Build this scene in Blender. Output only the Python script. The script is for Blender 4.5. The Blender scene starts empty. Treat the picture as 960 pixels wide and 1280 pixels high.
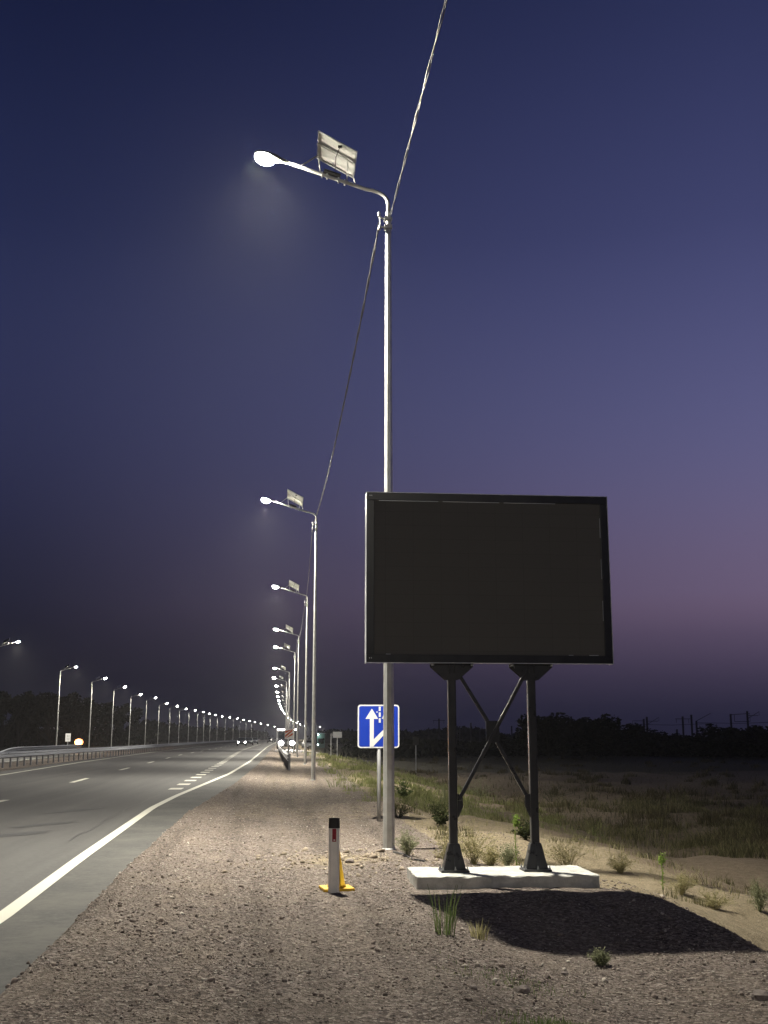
import bpy, bmesh, math, random
import numpy as np
from mathutils import Vector, Matrix

random.seed(7)
rng = np.random.default_rng(11)
R = math.radians
C = bpy.context.scene.collection
sc = bpy.context.scene

# ------------------------------------------------------------------ camera
F = 1400.0; CW, CH = 960, 1280; CAMH = 1.45
PITCH = math.atan(282 / F)
YAW = math.atan(135 * math.cos(PITCH) / F)
cam_d = bpy.data.cameras.new('camera'); cam = bpy.data.objects.new('camera', cam_d); C.objects.link(cam)
cam.location = (0, 0, CAMH); cam.rotation_euler = (R(90) + PITCH, 0, -YAW)
cam_d.sensor_fit = 'VERTICAL'; cam_d.sensor_height = 36.0; cam_d.lens = 36.0 * F / CH
cam_d.clip_start = 0.1; cam_d.clip_end = 6000
sc.camera = cam
FW = Vector((math.sin(YAW) * math.cos(PITCH), math.cos(YAW) * math.cos(PITCH), math.sin(PITCH)))
RT = Vector((math.cos(YAW), -math.sin(YAW), 0)); UP = RT.cross(FW)

def ray(px, py):
    return (FW + RT * ((px - 480) / F) + UP * ((640 - py) / F)).normalized()
def on_z(px, py, z=0.0):
    r = ray(px, py); return Vector((0, 0, CAMH)) + r * ((z - CAMH) / r.z)
def at_y(px, py, y):
    r = ray(px, py); return Vector((0, 0, CAMH)) + r * (y / r.y)
def at_d(px, d, z=0.0):
    """point at pixel column px, distance d along the camera's horizontal axis, height z"""
    lat = (px - 480) / F * (d * math.cos(PITCH) + (z - CAMH) * math.sin(PITCH))
    return Vector((math.sin(YAW) * d + math.cos(YAW) * lat, math.cos(YAW) * d - math.sin(YAW) * lat, z))

# ------------------------------------------------------------------ object helpers
def link(o, parent=None):
    C.objects.link(o)
    if parent is not None: o.parent = parent
    return o
def tag(o, label=None, cat=None, group=None, kind=None):
    if label: o['label'] = label
    if cat: o['category'] = cat
    if group: o['group'] = group
    if kind: o['kind'] = kind
    return o
def thing(name, label, cat, loc=(0, 0, 0), rotz=0, group=None):
    o = bpy.data.objects.new(name, None); link(o); o.location = loc; o.rotation_euler = (0, 0, rotz)
    o.empty_display_size = .2
    return tag(o, label, cat, group)
def obj(name, bm, m, parent=None, smooth=False, loc=None):
    me = bpy.data.meshes.new(name); bm.to_mesh(me); bm.free()
    me.materials.append(m)
    if smooth:
        for p in me.polygons: p.use_smooth = True
    o = bpy.data.objects.new(name, me); link(o, parent)
    if loc is not None: o.location = loc
    return o
def npmesh(name, V, Fc, m, parent=None, smooth=False):
    """V (n,3), Fc (k,3|4) arrays -> one mesh object"""
    me = bpy.data.meshes.new(name); k = Fc.shape[1]
    me.vertices.add(len(V)); me.vertices.foreach_set('co', np.asarray(V, np.float32).ravel())
    me.loops.add(Fc.size); me.loops.foreach_set('vertex_index', np.asarray(Fc, np.int32).ravel())
    me.polygons.add(len(Fc)); me.polygons.foreach_set('loop_start', np.arange(0, Fc.size, k, dtype=np.int32))
    me.update(calc_edges=True); me.materials.append(m)
    if smooth: me.polygons.foreach_set('use_smooth', np.ones(len(Fc), bool))
    o = bpy.data.objects.new(name, me); link(o, parent); return o
def dup(root, loc, rotz=0, label=None, scale=None, group=None):
    r = root.copy(); C.objects.link(r); r.location = loc; r.rotation_euler = (0, 0, rotz)
    if label: r['label'] = label
    if group: r['group'] = group
    if scale is not None: r.scale = scale if hasattr(scale, '__len__') else (scale,) * 3
    for ch in list(root.children):
        c = ch.copy(); C.objects.link(c); c.parent = r
        for g in list(ch.children):
            d = g.copy(); C.objects.link(d); d.parent = c
    return r
def BM(): return bmesh.new()
def box(bm, lo, hi, rot=None, bev=0.0):
    lo = Vector(lo); hi = Vector(hi); c = (lo + hi) / 2; s = hi - lo
    r = bmesh.ops.create_cube(bm, size=1)['verts']
    bmesh.ops.scale(bm, vec=s, verts=r)
    if bev > 0:
        es = list({e for v in r for e in v.link_edges})
        rr = bmesh.ops.bevel(bm, geom=es, offset=bev, segments=2, affect='EDGES', profile=.6)
        r = list({v for f in rr['faces'] for v in f.verts} | {v for v in r if v.is_valid})
    if rot is not None: bmesh.ops.transform(bm, matrix=rot, verts=r)
    bmesh.ops.translate(bm, vec=c, verts=r)
    return r
def tube(bm, pts, rad, n=8, cap=True, phase=0.0):
    pts = [Vector(p) for p in pts]
    if not hasattr(rad, '__len__'): rad = [rad] * len(pts)
    rings = []; prev = None
    for i, p in enumerate(pts):
        d = (pts[min(i + 1, len(pts) - 1)] - pts[max(i - 1, 0)]).normalized()
        if prev is None:
            a = Vector((0, 0, 1)) if abs(d.z) < .9 else Vector((1, 0, 0))
            u = d.cross(a).normalized()
        else:
            u = (prev - d * prev.dot(d)).normalized()
        prev = u; v = d.cross(u)
        rings.append([bm.verts.new(p + (u * math.cos(t) + v * math.sin(t)) * rad[i])
                      for t in [phase + 2 * math.pi * k / n for k in range(n)]])
    for a, b in zip(rings, rings[1:]):
        for k in range(n):
            bm.faces.new((a[k], a[(k + 1) % n], b[(k + 1) % n], b[k]))
    if cap:
        bm.faces.new(rings[0][::-1]); bm.faces.new(rings[-1])
def prism(bm, poly, d):
    """extrude polygon (list of Vectors) along vector d"""
    d = Vector(d); a = [bm.verts.new(Vector(p)) for p in poly]; b = [bm.verts.new(Vector(p) + d) for p in poly]
    n = len(a)
    fs = [bm.faces.new(a[::-1]), bm.faces.new(b)]
    for k in range(n): fs.append(bm.faces.new((a[k], a[(k + 1) % n], b[(k + 1) % n], b[k])))
    bmesh.ops.recalc_face_normals(bm, faces=fs)
def lathe(bm, prof, n=16, M=None):
    rings = []; vs = []
    for r, z in prof:
        ring = [bm.verts.new((r * math.cos(2 * math.pi * k / n), r * math.sin(2 * math.pi * k / n), z)) for k in range(n)]
        rings.append(ring); vs += ring
    for a, b in zip(rings, rings[1:]):
        for k in range(n): bm.faces.new((a[k], a[(k + 1) % n], b[(k + 1) % n], b[k]))
    bm.faces.new(rings[0][::-1]); bm.faces.new(rings[-1])
    if M is not None: bmesh.ops.transform(bm, matrix=M, verts=vs)
    return vs
def roundrect(w, h, r, n=5):
    out = []
    for cx, cz, a0 in ((w / 2 - r, h / 2 - r, 0), (-w / 2 + r, h / 2 - r, 90), (-w / 2 + r, -h / 2 + r, 180), (w / 2 - r, -h / 2 + r, 270)):
        for k in range(n + 1):
            a = R(a0 + 90 * k / n); out.append((cx + r * math.cos(a), cz + r * math.sin(a)))
    return out

# ------------------------------------------------------------------ materials
def s2l(c):
    return tuple(((v / 255) / 12.92 if v / 255 <= .04045 else ((v / 255 + .055) / 1.055) ** 2.4) for v in c)
class NT:
    def __init__(s, name):
        s.m = bpy.data.materials.new(name); s.m.use_nodes = True; s.t = s.m.node_tree
        s.b = s.t.nodes['Principled BSDF']
    def n(s, typ, **kw):
        x = s.t.nodes.new(typ)
        for k, v in kw.items(): setattr(x, k, v)
        return x
    def l(s, a, b): s.t.links.new(a, b)
    def noise(s, scale, detail=4, rough=.6, vec=None):
        x = s.n('ShaderNodeTexNoise'); x.inputs['Scale'].default_value = scale
        x.inputs['Detail'].default_value = detail; x.inputs['Roughness'].default_value = rough
        if vec is None:
            if not hasattr(s, 'geo'): s.geo = s.n('ShaderNodeNewGeometry')
            vec = s.geo.outputs['Position']
        s.l(vec, x.inputs['Vector']); return x.outputs['Fac']
    def ramp(s, fac, stops):
        x = s.n('ShaderNodeValToRGB'); e = x.color_ramp.elements
        while len(e) < len(stops): e.new(.5)
        for el, (p, c) in zip(e, stops): el.position = p; el.color = (*c, 1)
        s.l(fac, x.inputs['Fac']); return x.outputs['Color']
    def mix(s, fac, a, b, blend='MIX'):
        x = s.n('ShaderNodeMix', data_type='RGBA', blend_type=blend)
        for sock, v in ((x.inputs[0], fac), (x.inputs[6], a), (x.inputs[7], b)):
            if hasattr(v, 'node'): s.l(v, sock)
            elif isinstance(v, (int, float)): sock.default_value = v
            else: sock.default_value = (*v, 1)
        return x.outputs[2]
    def bump(s, h, strength=.4, dist=.02, prev=None):
        x = s.n('ShaderNodeBump'); x.inputs['Strength'].default_value = strength; x.inputs['Distance'].default_value = dist
        s.l(h, x.inputs['Height'])
        if prev is not None: s.l(prev, x.inputs['Normal'])
        s.l(x.outputs['Normal'], s.b.inputs['Normal']); return x.outputs['Normal']
def simple(name, col, rough=.5, metal=0.0, var=.25, scale=8.0, bump=0.0, objspace=True, spec=None):
    s = NT(name)
    tc = s.n('ShaderNodeTexCoord'); vec = tc.outputs['Object']
    f = s.noise(scale, 5, .65, vec)
    s.l(s.ramp(f, [(.3, tuple(c * (1 - var) for c in col)), (.7, tuple(min(1, c * (1 + var)) for c in col))]), s.b.inputs['Base Color'])
    s.b.inputs['Metallic'].default_value = metal
    mr = s.n('ShaderNodeMapRange'); s.l(f, mr.inputs[0])
    mr.inputs[3].default_value = max(.02, rough - .12); mr.inputs[4].default_value = min(1, rough + .12)
    s.l(mr.outputs[0], s.b.inputs['Roughness'])
    if spec is not None: s.b.inputs['Specular IOR Level'].default_value = spec
    if bump: s.bump(s.noise(scale * 8, 4, .6, vec), bump, .01)
    return s.m
def emis(name, col, strength):
    s = NT(name); s.b.inputs['Base Color'].default_value = (.8, .8, .8, 1)
    s.b.inputs['Emission Color'].default_value = (*col, 1); s.b.inputs['Emission Strength'].default_value = strength
    s.m.cycles.emission_sampling = 'NONE'
    return s.m

M = {}
LENS = 2600
M['galv'] = simple('galvanised_steel', (.58, .59, .57), .45, .55, .18, 5, .05)
M['galv_dull'] = simple('dull_galvanised_steel', (.42, .43, .44), .55, .4, .2, 3, .05)
M['panel_back'] = simple('panel_back_sheet', (.72, .72, .70), .5, 0, .05, 3)
M['alu'] = simple('aluminium_frame', (.62, .63, .64), .35, .7, .08, 6)
M['cell'] = simple('solar_cells', (.012, .016, .045), .2, 0, .2, 20)
M['black'] = simple('black_plastic', (.015, .015, .016), .45, 0, .3, 12)
M['lamp_body'] = simple('lamp_housing_grey', (.10, .10, .105), .4, .2, .1, 8)
M['board_frame'] = simple('board_frame_black', (.020, .021, .026), .33, .1, .25, 6, .04)
M['board_edge'] = simple('board_lit_edge_alu', (.62, .64, .68), .35, .3, .1, 6)  # alu of beads and screws; also the lamplit look of the frame edges
M['post_black'] = simple('anthracite_powder_coat', (.045, .046, .050), .30, .1, .2, 7, .06)
M['concrete'] = simple('concrete', (.47, .47, .44), .9, 0, .28, 7, .5)
M['marker_white'] = simple('marker_white_plastic', (.80, .78, .73), .5, 0, .08, 10)
M['marker_black'] = simple('marker_black_band', (.012, .011, .012), .5, 0, .2, 14)
M['marker_red'] = simple('marker_red_reflector', (.28, .012, .025), .3, 0, .15, 30)
M['yellow'] = simple('yellow_plastic', (.62, .38, .018), .45, 0, .1, 10)
M['sign_blue'] = simple('sign_blue_film', (.008, .040, .40), .4, 0, .06, 4)
M['sign_white'] = simple('sign_white_film', (.74, .74, .74), .45, 0, .05, 6)
M['sign_red'] = simple('sign_red_film', (.50, .10, .03), .45, 0, .1, 6)
M['sign_grey'] = simple('sign_grey_back', (.35, .36, .38), .5, .3, .1, 6)
M['cable'] = simple('cable_sleeve', (.11, .11, .115), .5, 0, .2, 4)
M['rail'] = simple('zinc_guard_rail', (.22, .235, .26), .6, .2, .15, 1.5, .04)
M['rail_post'] = simple('guard_rail_post', (.10, .10, .11), .6, .2, .3, 4)
M['glass'] = simple('dark_vehicle_glass', (.01, .012, .015), .08, 0, .1, 4)
M['tyre'] = simple('tyre_rubber', (.012, .012, .012), .8, 0, .2, 10)
M['rim'] = simple('wheel_rim', (.3, .3, .31), .35, .8, .1, 10)
M['bark'] = simple('bark', (.022, .018, .014), .95, 0, .3, 8, .6)
M['mast'] = simple('dark_catenary_mast', (.030, .030, .032), .7, .1, .2, 2)
M['lens'] = emis('lamp_glow', (1.0, .93, .76), LENS); M['lens'].cycles.emission_sampling = 'FRONT'
M['far_lens'] = emis('far_lamp_glow', (1.0, .95, .86), 90)
M['headlight'] = emis('white_headlight', (1.0, .95, .92), 45)
M['orange_globe'] = emis('orange_globe_glow', (1.0, .30, .07), 3)
M['taillight'] = emis('red_taillight', (1.0, .022, .02), 14)
M['amber_strip'] = emis('cab_roof_lights', (1.0, .9, .8), 14)
M['booth_light'] = emis('booth_light', (.9, 1.0, 1.0), 12)
def paint(n, col): return simple('car_paint_' + n, col, .3, .1, .05, 3)
M['paint_dark'] = paint('dark', (.03, .032, .04)); M['paint_white'] = paint('white', (.5, .5, .5)); M['paint_green'] = simple('pale_green_cladding', (.10, .17, .15), .6, 0, .1, 1)
M['paint_red'] = paint('red', (.25, .03, .03))

def leaf_mat(name, a, b, scale=3.0):
    s = NT(name); g = s.n('ShaderNodeNewGeometry')
    r = s.ramp(g.outputs['Random Per Island'], [(0, a), (.55, tuple((x + y) / 2 for x, y in zip(a, b))), (1, b)])
    s.l(r, s.b.inputs['Base Color']); s.b.inputs['Roughness'].default_value = .7
    s.b.inputs['Specular IOR Level'].default_value = .25
    tl_ = s.n('ShaderNodeBsdfTranslucent'); s.l(r, tl_.inputs['Color']); ms = s.n('ShaderNodeMixShader'); ms.inputs[0].default_value = .45
    s.l(s.b.outputs[0], ms.inputs[1]); s.l(tl_.outputs[0], ms.inputs[2]); s.l(ms.outputs[0], s.t.nodes['Material Output'].inputs['Surface'])
    return s.m
M['leaf_dark'] = leaf_mat('foliage_dark', (.006, .008, .004), (.015, .018, .008))
M['grass_green'] = leaf_mat('verge_grass', (.13, .155, .055), (.33, .34, .15))
M['grass_field'] = leaf_mat('field_grass', (.035, .036, .018), (.15, .125, .07))
M['brush'] = leaf_mat('olive_brush', (.055, .058, .026), (.24, .22, .11))
M['weed_green'] = leaf_mat('weed_green', (.06, .10, .03), (.18, .22, .08))
M['weed_pale'] = leaf_mat('weed_pale', (.20, .22, .12), (.34, .35, .22))
M['weed_dry'] = leaf_mat('weed_dry', (.26, .24, .12), (.46, .42, .23))
M['weed_dark'] = leaf_mat('weed_dark', (.030, .040, .015), (.07, .08, .03))
M['weed_bright'] = leaf_mat('weed_bright', (.16, .26, .05), (.30, .40, .10))

# asphalt
s = NT('asphalt')
f1 = s.noise(11, 8, .95); f2 = s.noise(.35, 5, .6); f3 = s.noise(420, 2, .5)
st = s.n('ShaderNodeMapping'); st.inputs['Scale'].default_value = (1.6, .05, 1)
s.l(s.geo.outputs['Position'], st.inputs['Vector']); f4 = s.noise(1.0, 4, .6, st.outputs['Vector'])
c = s.ramp(f1, [(.32, (.016, .016, .017)), (.52, (.048, .047, .045)), (.72, (.125, .122, .116))])
c = s.mix(s.ramp(f2, [(.35, (0, 0, 0)), (.7, (.5, .5, .5))]), c, (.045, .045, .046))
c = s.mix(s.ramp(f4, [(.45, (0, 0, 0)), (.75, (.55, .55, .55))]), c, (.095, .093, .088))
s.l(c, s.b.inputs['Base Color']); s.b.inputs['Roughness'].default_value = .72
s.bump(f3, .5, .006); M['asphalt'] = s.m
# shoulder asphalt is lighter, dusty
s = NT('asphalt_patch_tar'); s.l(s.ramp(s.noise(60, 4), [(.3, (.018, .018, .019)), (.7, (.04, .04, .041))]), s.b.inputs['Base Color']); s.b.inputs['Roughness'].default_value = .6; M['tar'] = s.m
s = NT('shoulder_asphalt')
f1 = s.noise(11, 8, .95); f2 = s.noise(.9, 6, .75)
c = s.ramp(f1, [(.32, (.018, .019, .018)), (.52, (.048, .048, .046)), (.72, (.125, .122, .114))])
c = s.mix(s.ramp(f2, [(.42, (0, 0, 0)), (.62, (.7, .7, .7))]), c, (.088, .085, .076))
s.l(c, s.b.inputs['Base Color']); s.b.inputs['Roughness'].default_value = .85
s.bump(s.noise(380, 2), .5, .006); M['shoulder'] = s.m
s = NT('road_paint')
f = s.noise(14, 5, .75)
s.l(s.mix(s.ramp(f, [(.60, (0, 0, 0)), (.78, (.6, .6, .6))]), (.52, .515, .44), (.22, .22, .20)), s.b.inputs['Base Color'])
s.b.inputs['Roughness'].default_value = .6; s.bump(s.noise(260, 2), .3, .004); M['paint'] = s.m

# ground: zones (gravel / sand / soil) come from a mesh attribute
s = NT('verge_ground')
a = s.n('ShaderNodeAttribute', attribute_name='zone'); sep = s.n('ShaderNodeSeparateColor'); s.l(a.outputs['Color'], sep.inputs[0])
v = s.n('ShaderNodeTexVoronoi'); v.inputs['Scale'].default_value = 42; v.inputs['Randomness'].default_value = 1
gp = s.n('ShaderNodeNewGeometry'); s.geo = gp; s.l(gp.outputs['Position'], v.inputs['Vector'])
v2 = s.n('ShaderNodeTexVoronoi'); v2.inputs['Scale'].default_value = 95; s.l(gp.outputs['Position'], v2.inputs['Vector'])
sp = s.n('ShaderNodeSeparateColor'); s.l(v.outputs['Color'], sp.inputs[0])
grav = s.ramp(sp.outputs[0], [(0, (.060, .050, .042)), (.3, (.165, .136, .122)), (.7, (.285, .236, .21)), (1, (.48, .43, .38))])
n1 = s.noise(1.1, 6, .7); n2 = s.noise(7, 5, .7); n3 = s.noise(34, 5, .8)
grav = s.mix(s.ramp(n1, [(.38, (0, 0, 0)), (.68, (.45, .45, .45))]), grav, (.36, .31, .25))
tm = s.n('ShaderNodeMapping'); tm.inputs['Scale'].default_value = (1.7, .07, 1); tm.inputs['Rotation'].default_value = (0, 0, R(2)); s.l(gp.outputs['Position'], tm.inputs['Vector']); tr_ = s.noise(1.0, 4, .55, tm.outputs['Vector'])
grav = s.mix(1.0, grav, s.ramp(tr_, [(.36, (.66, .65, .64)), (.5, (1, 1, 1)), (.66, (1.0, .98, .94))]), 'MULTIPLY')
sand = s.ramp(n2, [(.25, (.27, .225, .145)), (.55, (.40, .335, .225)), (.8, (.50, .43, .31))])
soil = s.ramp(n2, [(.25, (.19, .15, .105)), (.6, (.30, .24, .17)), (.85, (.40, .33, .24))])
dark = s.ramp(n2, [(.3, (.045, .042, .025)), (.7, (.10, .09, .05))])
def edge(fac):  # roughen a mask with noise
    m = s.n('ShaderNodeMath', operation='ADD'); s.l(fac, m.inputs[0])
    q = s.n('ShaderNodeMath', operation='MULTIPLY_ADD'); s.l(n2, q.inputs[0]); q.inputs[1].default_value = .9; q.inputs[2].default_value = -.45
    s.l(q.outputs[0], m.inputs[1])
    mr = s.n('ShaderNodeMapRange', interpolation_type='SMOOTHSTEP'); s.l(m.outputs[0], mr.inputs[0]); mr.inputs[1].default_value = .35; mr.inputs[2].default_value = .65
    return mr.outputs[0]
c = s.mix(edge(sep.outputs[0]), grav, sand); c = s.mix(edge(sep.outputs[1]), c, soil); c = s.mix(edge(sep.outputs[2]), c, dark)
c = s.mix(.7, c, s.ramp(n3, [(.35, (.35, .33, .32)), (.62, (1, 1, 1))]), 'MULTIPLY')
s.l(c, s.b.inputs['Base Color']); s.b.inputs['Roughness'].default_value = .95; s.b.inputs['Specular IOR Level'].default_value = .2
p = s.bump(n2, .6, .06); p = s.bump(n3, .8, .02, p); p = s.bump(v.outputs['Distance'], 1.0, .02, p); s.bump(v2.outputs['Distance'], .9, .012, p)
M['ground'] = s.m
s = NT('crushed_stone'); g = s.n('ShaderNodeNewGeometry')
c = s.ramp(g.outputs['Random Per Island'], [(0, (.10, .082, .072)), (.3, (.185, .152, .132)), (.6, (.27, .222, .19)), (.85, (.36, .31, .26)), (1, (.52, .48, .42))])
s.l(c, s.b.inputs['Base Color']); s.b.inputs['Roughness'].default_value = .9; s.b.inputs['Specular IOR Level'].default_value = .25; M['stone'] = s.m
s = NT('pale_rubble'); g = s.n('ShaderNodeNewGeometry')
c = s.ramp(g.outputs['Random Per Island'], [(0, (.16, .13, .095)), (.5, (.26, .215, .16)), (1, (.40, .34, .26))])
s.l(c, s.b.inputs['Base Color']); s.b.inputs['Roughness'].default_value = .95; M['rubble'] = s.m
M['rock'] = simple('rock', (.20, .17, .15), .9, 0, .35, 14, .6)
# LED screen face: fine pixel grid, very dark
s = NT('led_screen')
tc = s.n('ShaderNodeTexCoord')
br = s.n('ShaderNodeTexVoronoi'); br.inputs['Scale'].default_value = 100; br.inputs['Randomness'].default_value = 0
s.l(tc.outputs['Object'], br.inputs['Vector'])
c = s.ramp(br.outputs['Distance'], [(.25, (.155, .150, .138)), (.45, (.095, .092, .085))])
c = s.mix(s.ramp(s.noise(1.6, 3, .6, tc.outputs['Object']), [(.35, (0, 0, 0)), (.7, (.5, .5, .5))]), c, (.105, .103, .096))
bk = s.n('ShaderNodeTexBrick'); bk.offset = 0; bk.inputs['Scale'].default_value = 1; bk.inputs['Brick Width'].default_value = .32; bk.inputs['Row Height'].default_value = .16; bk.inputs['Mortar Size'].default_value = .0025; bk.inputs['Color1'].default_value = (1, 1, 1, 1); bk.inputs['Color2'].default_value = (.96, .96, .965, 1); bk.inputs['Mortar'].default_value = (.80, .80, .80, 1)
mp = s.n('ShaderNodeMapping'); mp.inputs['Rotation'].default_value = (R(-90), 0, 0); s.l(tc.outputs['Object'], mp.inputs['Vector']); s.l(mp.outputs['Vector'], bk.inputs['Vector'])
c = s.mix(1.0, c, bk.outputs['Color'], 'MULTIPLY')
s.l(c, s.b.inputs['Base Color']); s.b.inputs['Roughness'].default_value = .75; s.b.inputs['Specular IOR Level'].default_value = .3
s.bump(br.outputs['Distance'], .3, .004); M['screen'] = s.m

# ------------------------------------------------------------------ world: dusk sky, darker to the left, afterglow low on the right
w = bpy.data.worlds.new('World'); sc.world = w; w.use_nodes = True
t = w.node_tree; bg = t.nodes['Background']; L = t.links.new
tc = t.nodes.new('ShaderNodeTexCoord'); sx = t.nodes.new('ShaderNodeSeparateXYZ'); L(tc.outputs['Generated'], sx.inputs[0])
asn = t.nodes.new('ShaderNodeMath'); asn.operation = 'ARCSINE'; L(sx.outputs['Z'], asn.inputs[0])
el = t.nodes.new('ShaderNodeMapRange'); L(asn.outputs[0], el.inputs[0]); el.inputs[1].default_value = 0; el.inputs[2].default_value = R(60)
az = t.nodes.new('ShaderNodeMath'); az.operation = 'ARCTAN2'; L(sx.outputs['X'], az.inputs[0]); L(sx.outputs['Y'], az.inputs[1])
azo = t.nodes.new('ShaderNodeMath'); azo.operation = 'SUBTRACT'; L(az.outputs[0], azo.inputs[0]); azo.inputs[1].default_value = YAW + R(60)
azc = t.nodes.new('ShaderNodeMath'); azc.operation = 'COSINE'; L(azo.outputs[0], azc.inputs[0])
am = t.nodes.new('ShaderNodeMapRange'); L(azc.outputs[0], am.inputs[0]); am.inputs[1].default_value = .19; am.inputs[2].default_value = .755
ap = t.nodes.new('ShaderNodeMath'); ap.operation = 'POWER'; L(am.outputs[0], ap.inputs[0]); ap.inputs[1].default_value = 1.35
def wramp(stops):
    x = t.nodes.new('ShaderNodeValToRGB'); x.color_ramp.interpolation = 'B_SPLINE'; e = x.color_ramp.elements
    while len(e) < len(stops): e.new(.5)
    for q, (deg, c) in zip(e, stops): q.position = deg / 60; q.color = (*s2l(c), 1)
    L(el.outputs[0], x.inputs['Fac']); return x.outputs['Color']
SKY_L = [(0, (12, 12, 21)), (2, (15, 15, 26)), (6.5, (28, 28, 46)), (13, (42, 45, 76)), (19, (44, 49, 84)), (25, (35, 42, 77)), (36, (17, 24, 55)), (60, (10, 14, 36))]
SKY_R = [(0, (36, 34, 52)), (2, (46, 43, 64)), (5, (92, 79, 104)), (7, (112, 95, 120)), (13, (96, 95, 134)), (19, (82, 84, 126)), (25, (64, 68, 110)), (36, (38, 45, 82)), (60, (22, 26, 54))]
mx = t.nodes.new('ShaderNodeMix'); mx.data_type = 'RGBA'
L(ap.outputs[0], mx.inputs[0]); L(wramp(SKY_L), mx.inputs[6]); L(wramp(SKY_R), mx.inputs[7])
L(mx.outputs[2], bg.inputs['Color']); bg.inputs['Strength'].default_value = 1.0

# ------------------------------------------------------------------ terrain height
def smooth(t): t = np.clip(t, 0, 1); return t * t * (3 - 2 * t)
def bend(y): return np.where(np.asarray(y, float) > 150, 4.0e-5 * (np.maximum(np.asarray(y, float), 150) - 150) ** 2, 0.0)
_gr = rng.random((64, 64))
def vnoise(x, y, s):
    x = np.asarray(x, float) / s; y = np.asarray(y, float) / s
    xi = np.floor(x).astype(int); yi = np.floor(y).astype(int); fx = smooth(x - xi); fy = smooth(y - yi)
    g = lambda a, b: _gr[a % 64, b % 64]
    return (g(xi, yi) * (1 - fx) + g(xi + 1, yi) * fx) * (1 - fy) + (g(xi, yi + 1) * (1 - fx) + g(xi + 1, yi + 1) * fx) * fy - .5
# right edge of the paved shoulder and its painted line, along the road
SH = [on_z(*p) for p in ((7, 1240), (83, 1163), (160, 1083), (233, 1017), (293, 980), (322, 956), (335, 941))]
SHY = [-60] + [p.y for p in SH] + [300, 1500]; SHX = [-1.55] + [p.x for p in SH] + [.2, .2]
EL = [on_z(*p) for p in ((0, 1148), (100, 1073), (190, 1010), (220, 995), (287, 967), (312, 952), (330, 937))]
ELY = [-60] + [p.y for p in EL] + [300, 1500]; ELX = [-2.2] + [p.x for p in EL] + [-1.2, -1.2]
LL = [on_z(*p) for p in ((0, 969), (100, 953), (187, 940.7))]
LLY = [-60] + [p.y for p in LL] + [1500]; LLX = [LL[0].x] + [p.x for p in LL] + [LL[2].x]
shx = lambda y: np.interp(y, SHY, SHX) + bend(y)
elx = lambda y: np.interp(y, ELY, ELX) + bend(y)
llx = lambda y: np.interp(y, LLY, LLX) + bend(y)
CR_Y = [-60, 5.5, 7.5, 9.5, 11.2, 12.0, 12.8, 13.7, 15, 18, 24, 40, 90, 1500]
CR_X = [5.2, 5.2, 4.9, 4.3, 3.95, 3.62, 3.2, 2.75, 2.35, 2.3, 2.3, 2.6, 3.2, 3.2]
crx = lambda y: np.interp(y, CR_Y, CR_X) + bend(y)
def ground_z(x, y):
    x = np.asarray(x, float); y = np.asarray(y, float)
    s0 = shx(y)
    z = -0.10 * smooth((x - s0) / 2.2)
    near = smooth((15 - y) / 4)                       # bank is short and steep beside the board, long and shallow farther on
    wd = 6.5 - 4.95 * near; dep = .95 + .0 * near
    cr = crx(y)
    z = z - .24 * np.clip((11.55 - y) / 1.7, 0, 1) * smooth((x - 1.0) / 1.5) * smooth((y + 6) / 6)   # apron falls away before the slab
    tq = (x - cr) / wd; z = z - dep * (smooth(tq) * (1 - near) + near * (.85 * np.clip(tq, 0, 1) + .15 * smooth(tq)))
    off = smooth((x - cr) / 1.5)
    z = z + off * (.35 * vnoise(x, y, 3.1) + .16 * vnoise(x, y, 1.1) + .05 * vnoise(x, y, .4))
    z = z + smooth((x - s0 - .3) / 1.0) * (.045 * vnoise(x, y, .9) + .02 * vnoise(x, y, .35))
    z = z + .018 * vnoise(x, y, .16) * smooth((x - s0 + .25) / .2)
    # low gravel ridge across the verge past the sign
    z = z + .16 * np.exp(-((y - 24.5 - .25 * x) / 1.6) ** 2) * smooth((x - .6) / 1.2) * smooth((6 - x) / 2)
    # rubble heap round the lamp foot
    z = z + .05 * np.exp(-(((x - 1.2) / .8) ** 2 + ((y - 14.6) / .8) ** 2))
    # under the pavements the bed lies below the asphalt
    l = llx(y)
    inroad = smooth((s0 - x + .02) / .12) * smooth((x - (l - 1.05)) / .15)
    z = z * (1 - inroad) + inroad * -.05 + (1 - inroad) * np.where((x - s0) < .6, .012, .0)
    l2 = l - 4.2; oc = smooth((l2 - x) / .15) * smooth((x - (l2 - 8.6)) / .15)
    z = np.where(x < l - .9, -.02 + .05 * vnoise(x, y, 2.0) + .02 * vnoise(x, y, .5), z)
    z = z * (1 - oc) - .05 * oc
    left = smooth((l - 14 - x) / 6); z = z - .5 * left + left * .4 * vnoise(x, y, 5)
    return z
gz = lambda x, y: float(ground_z(x, y))

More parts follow.
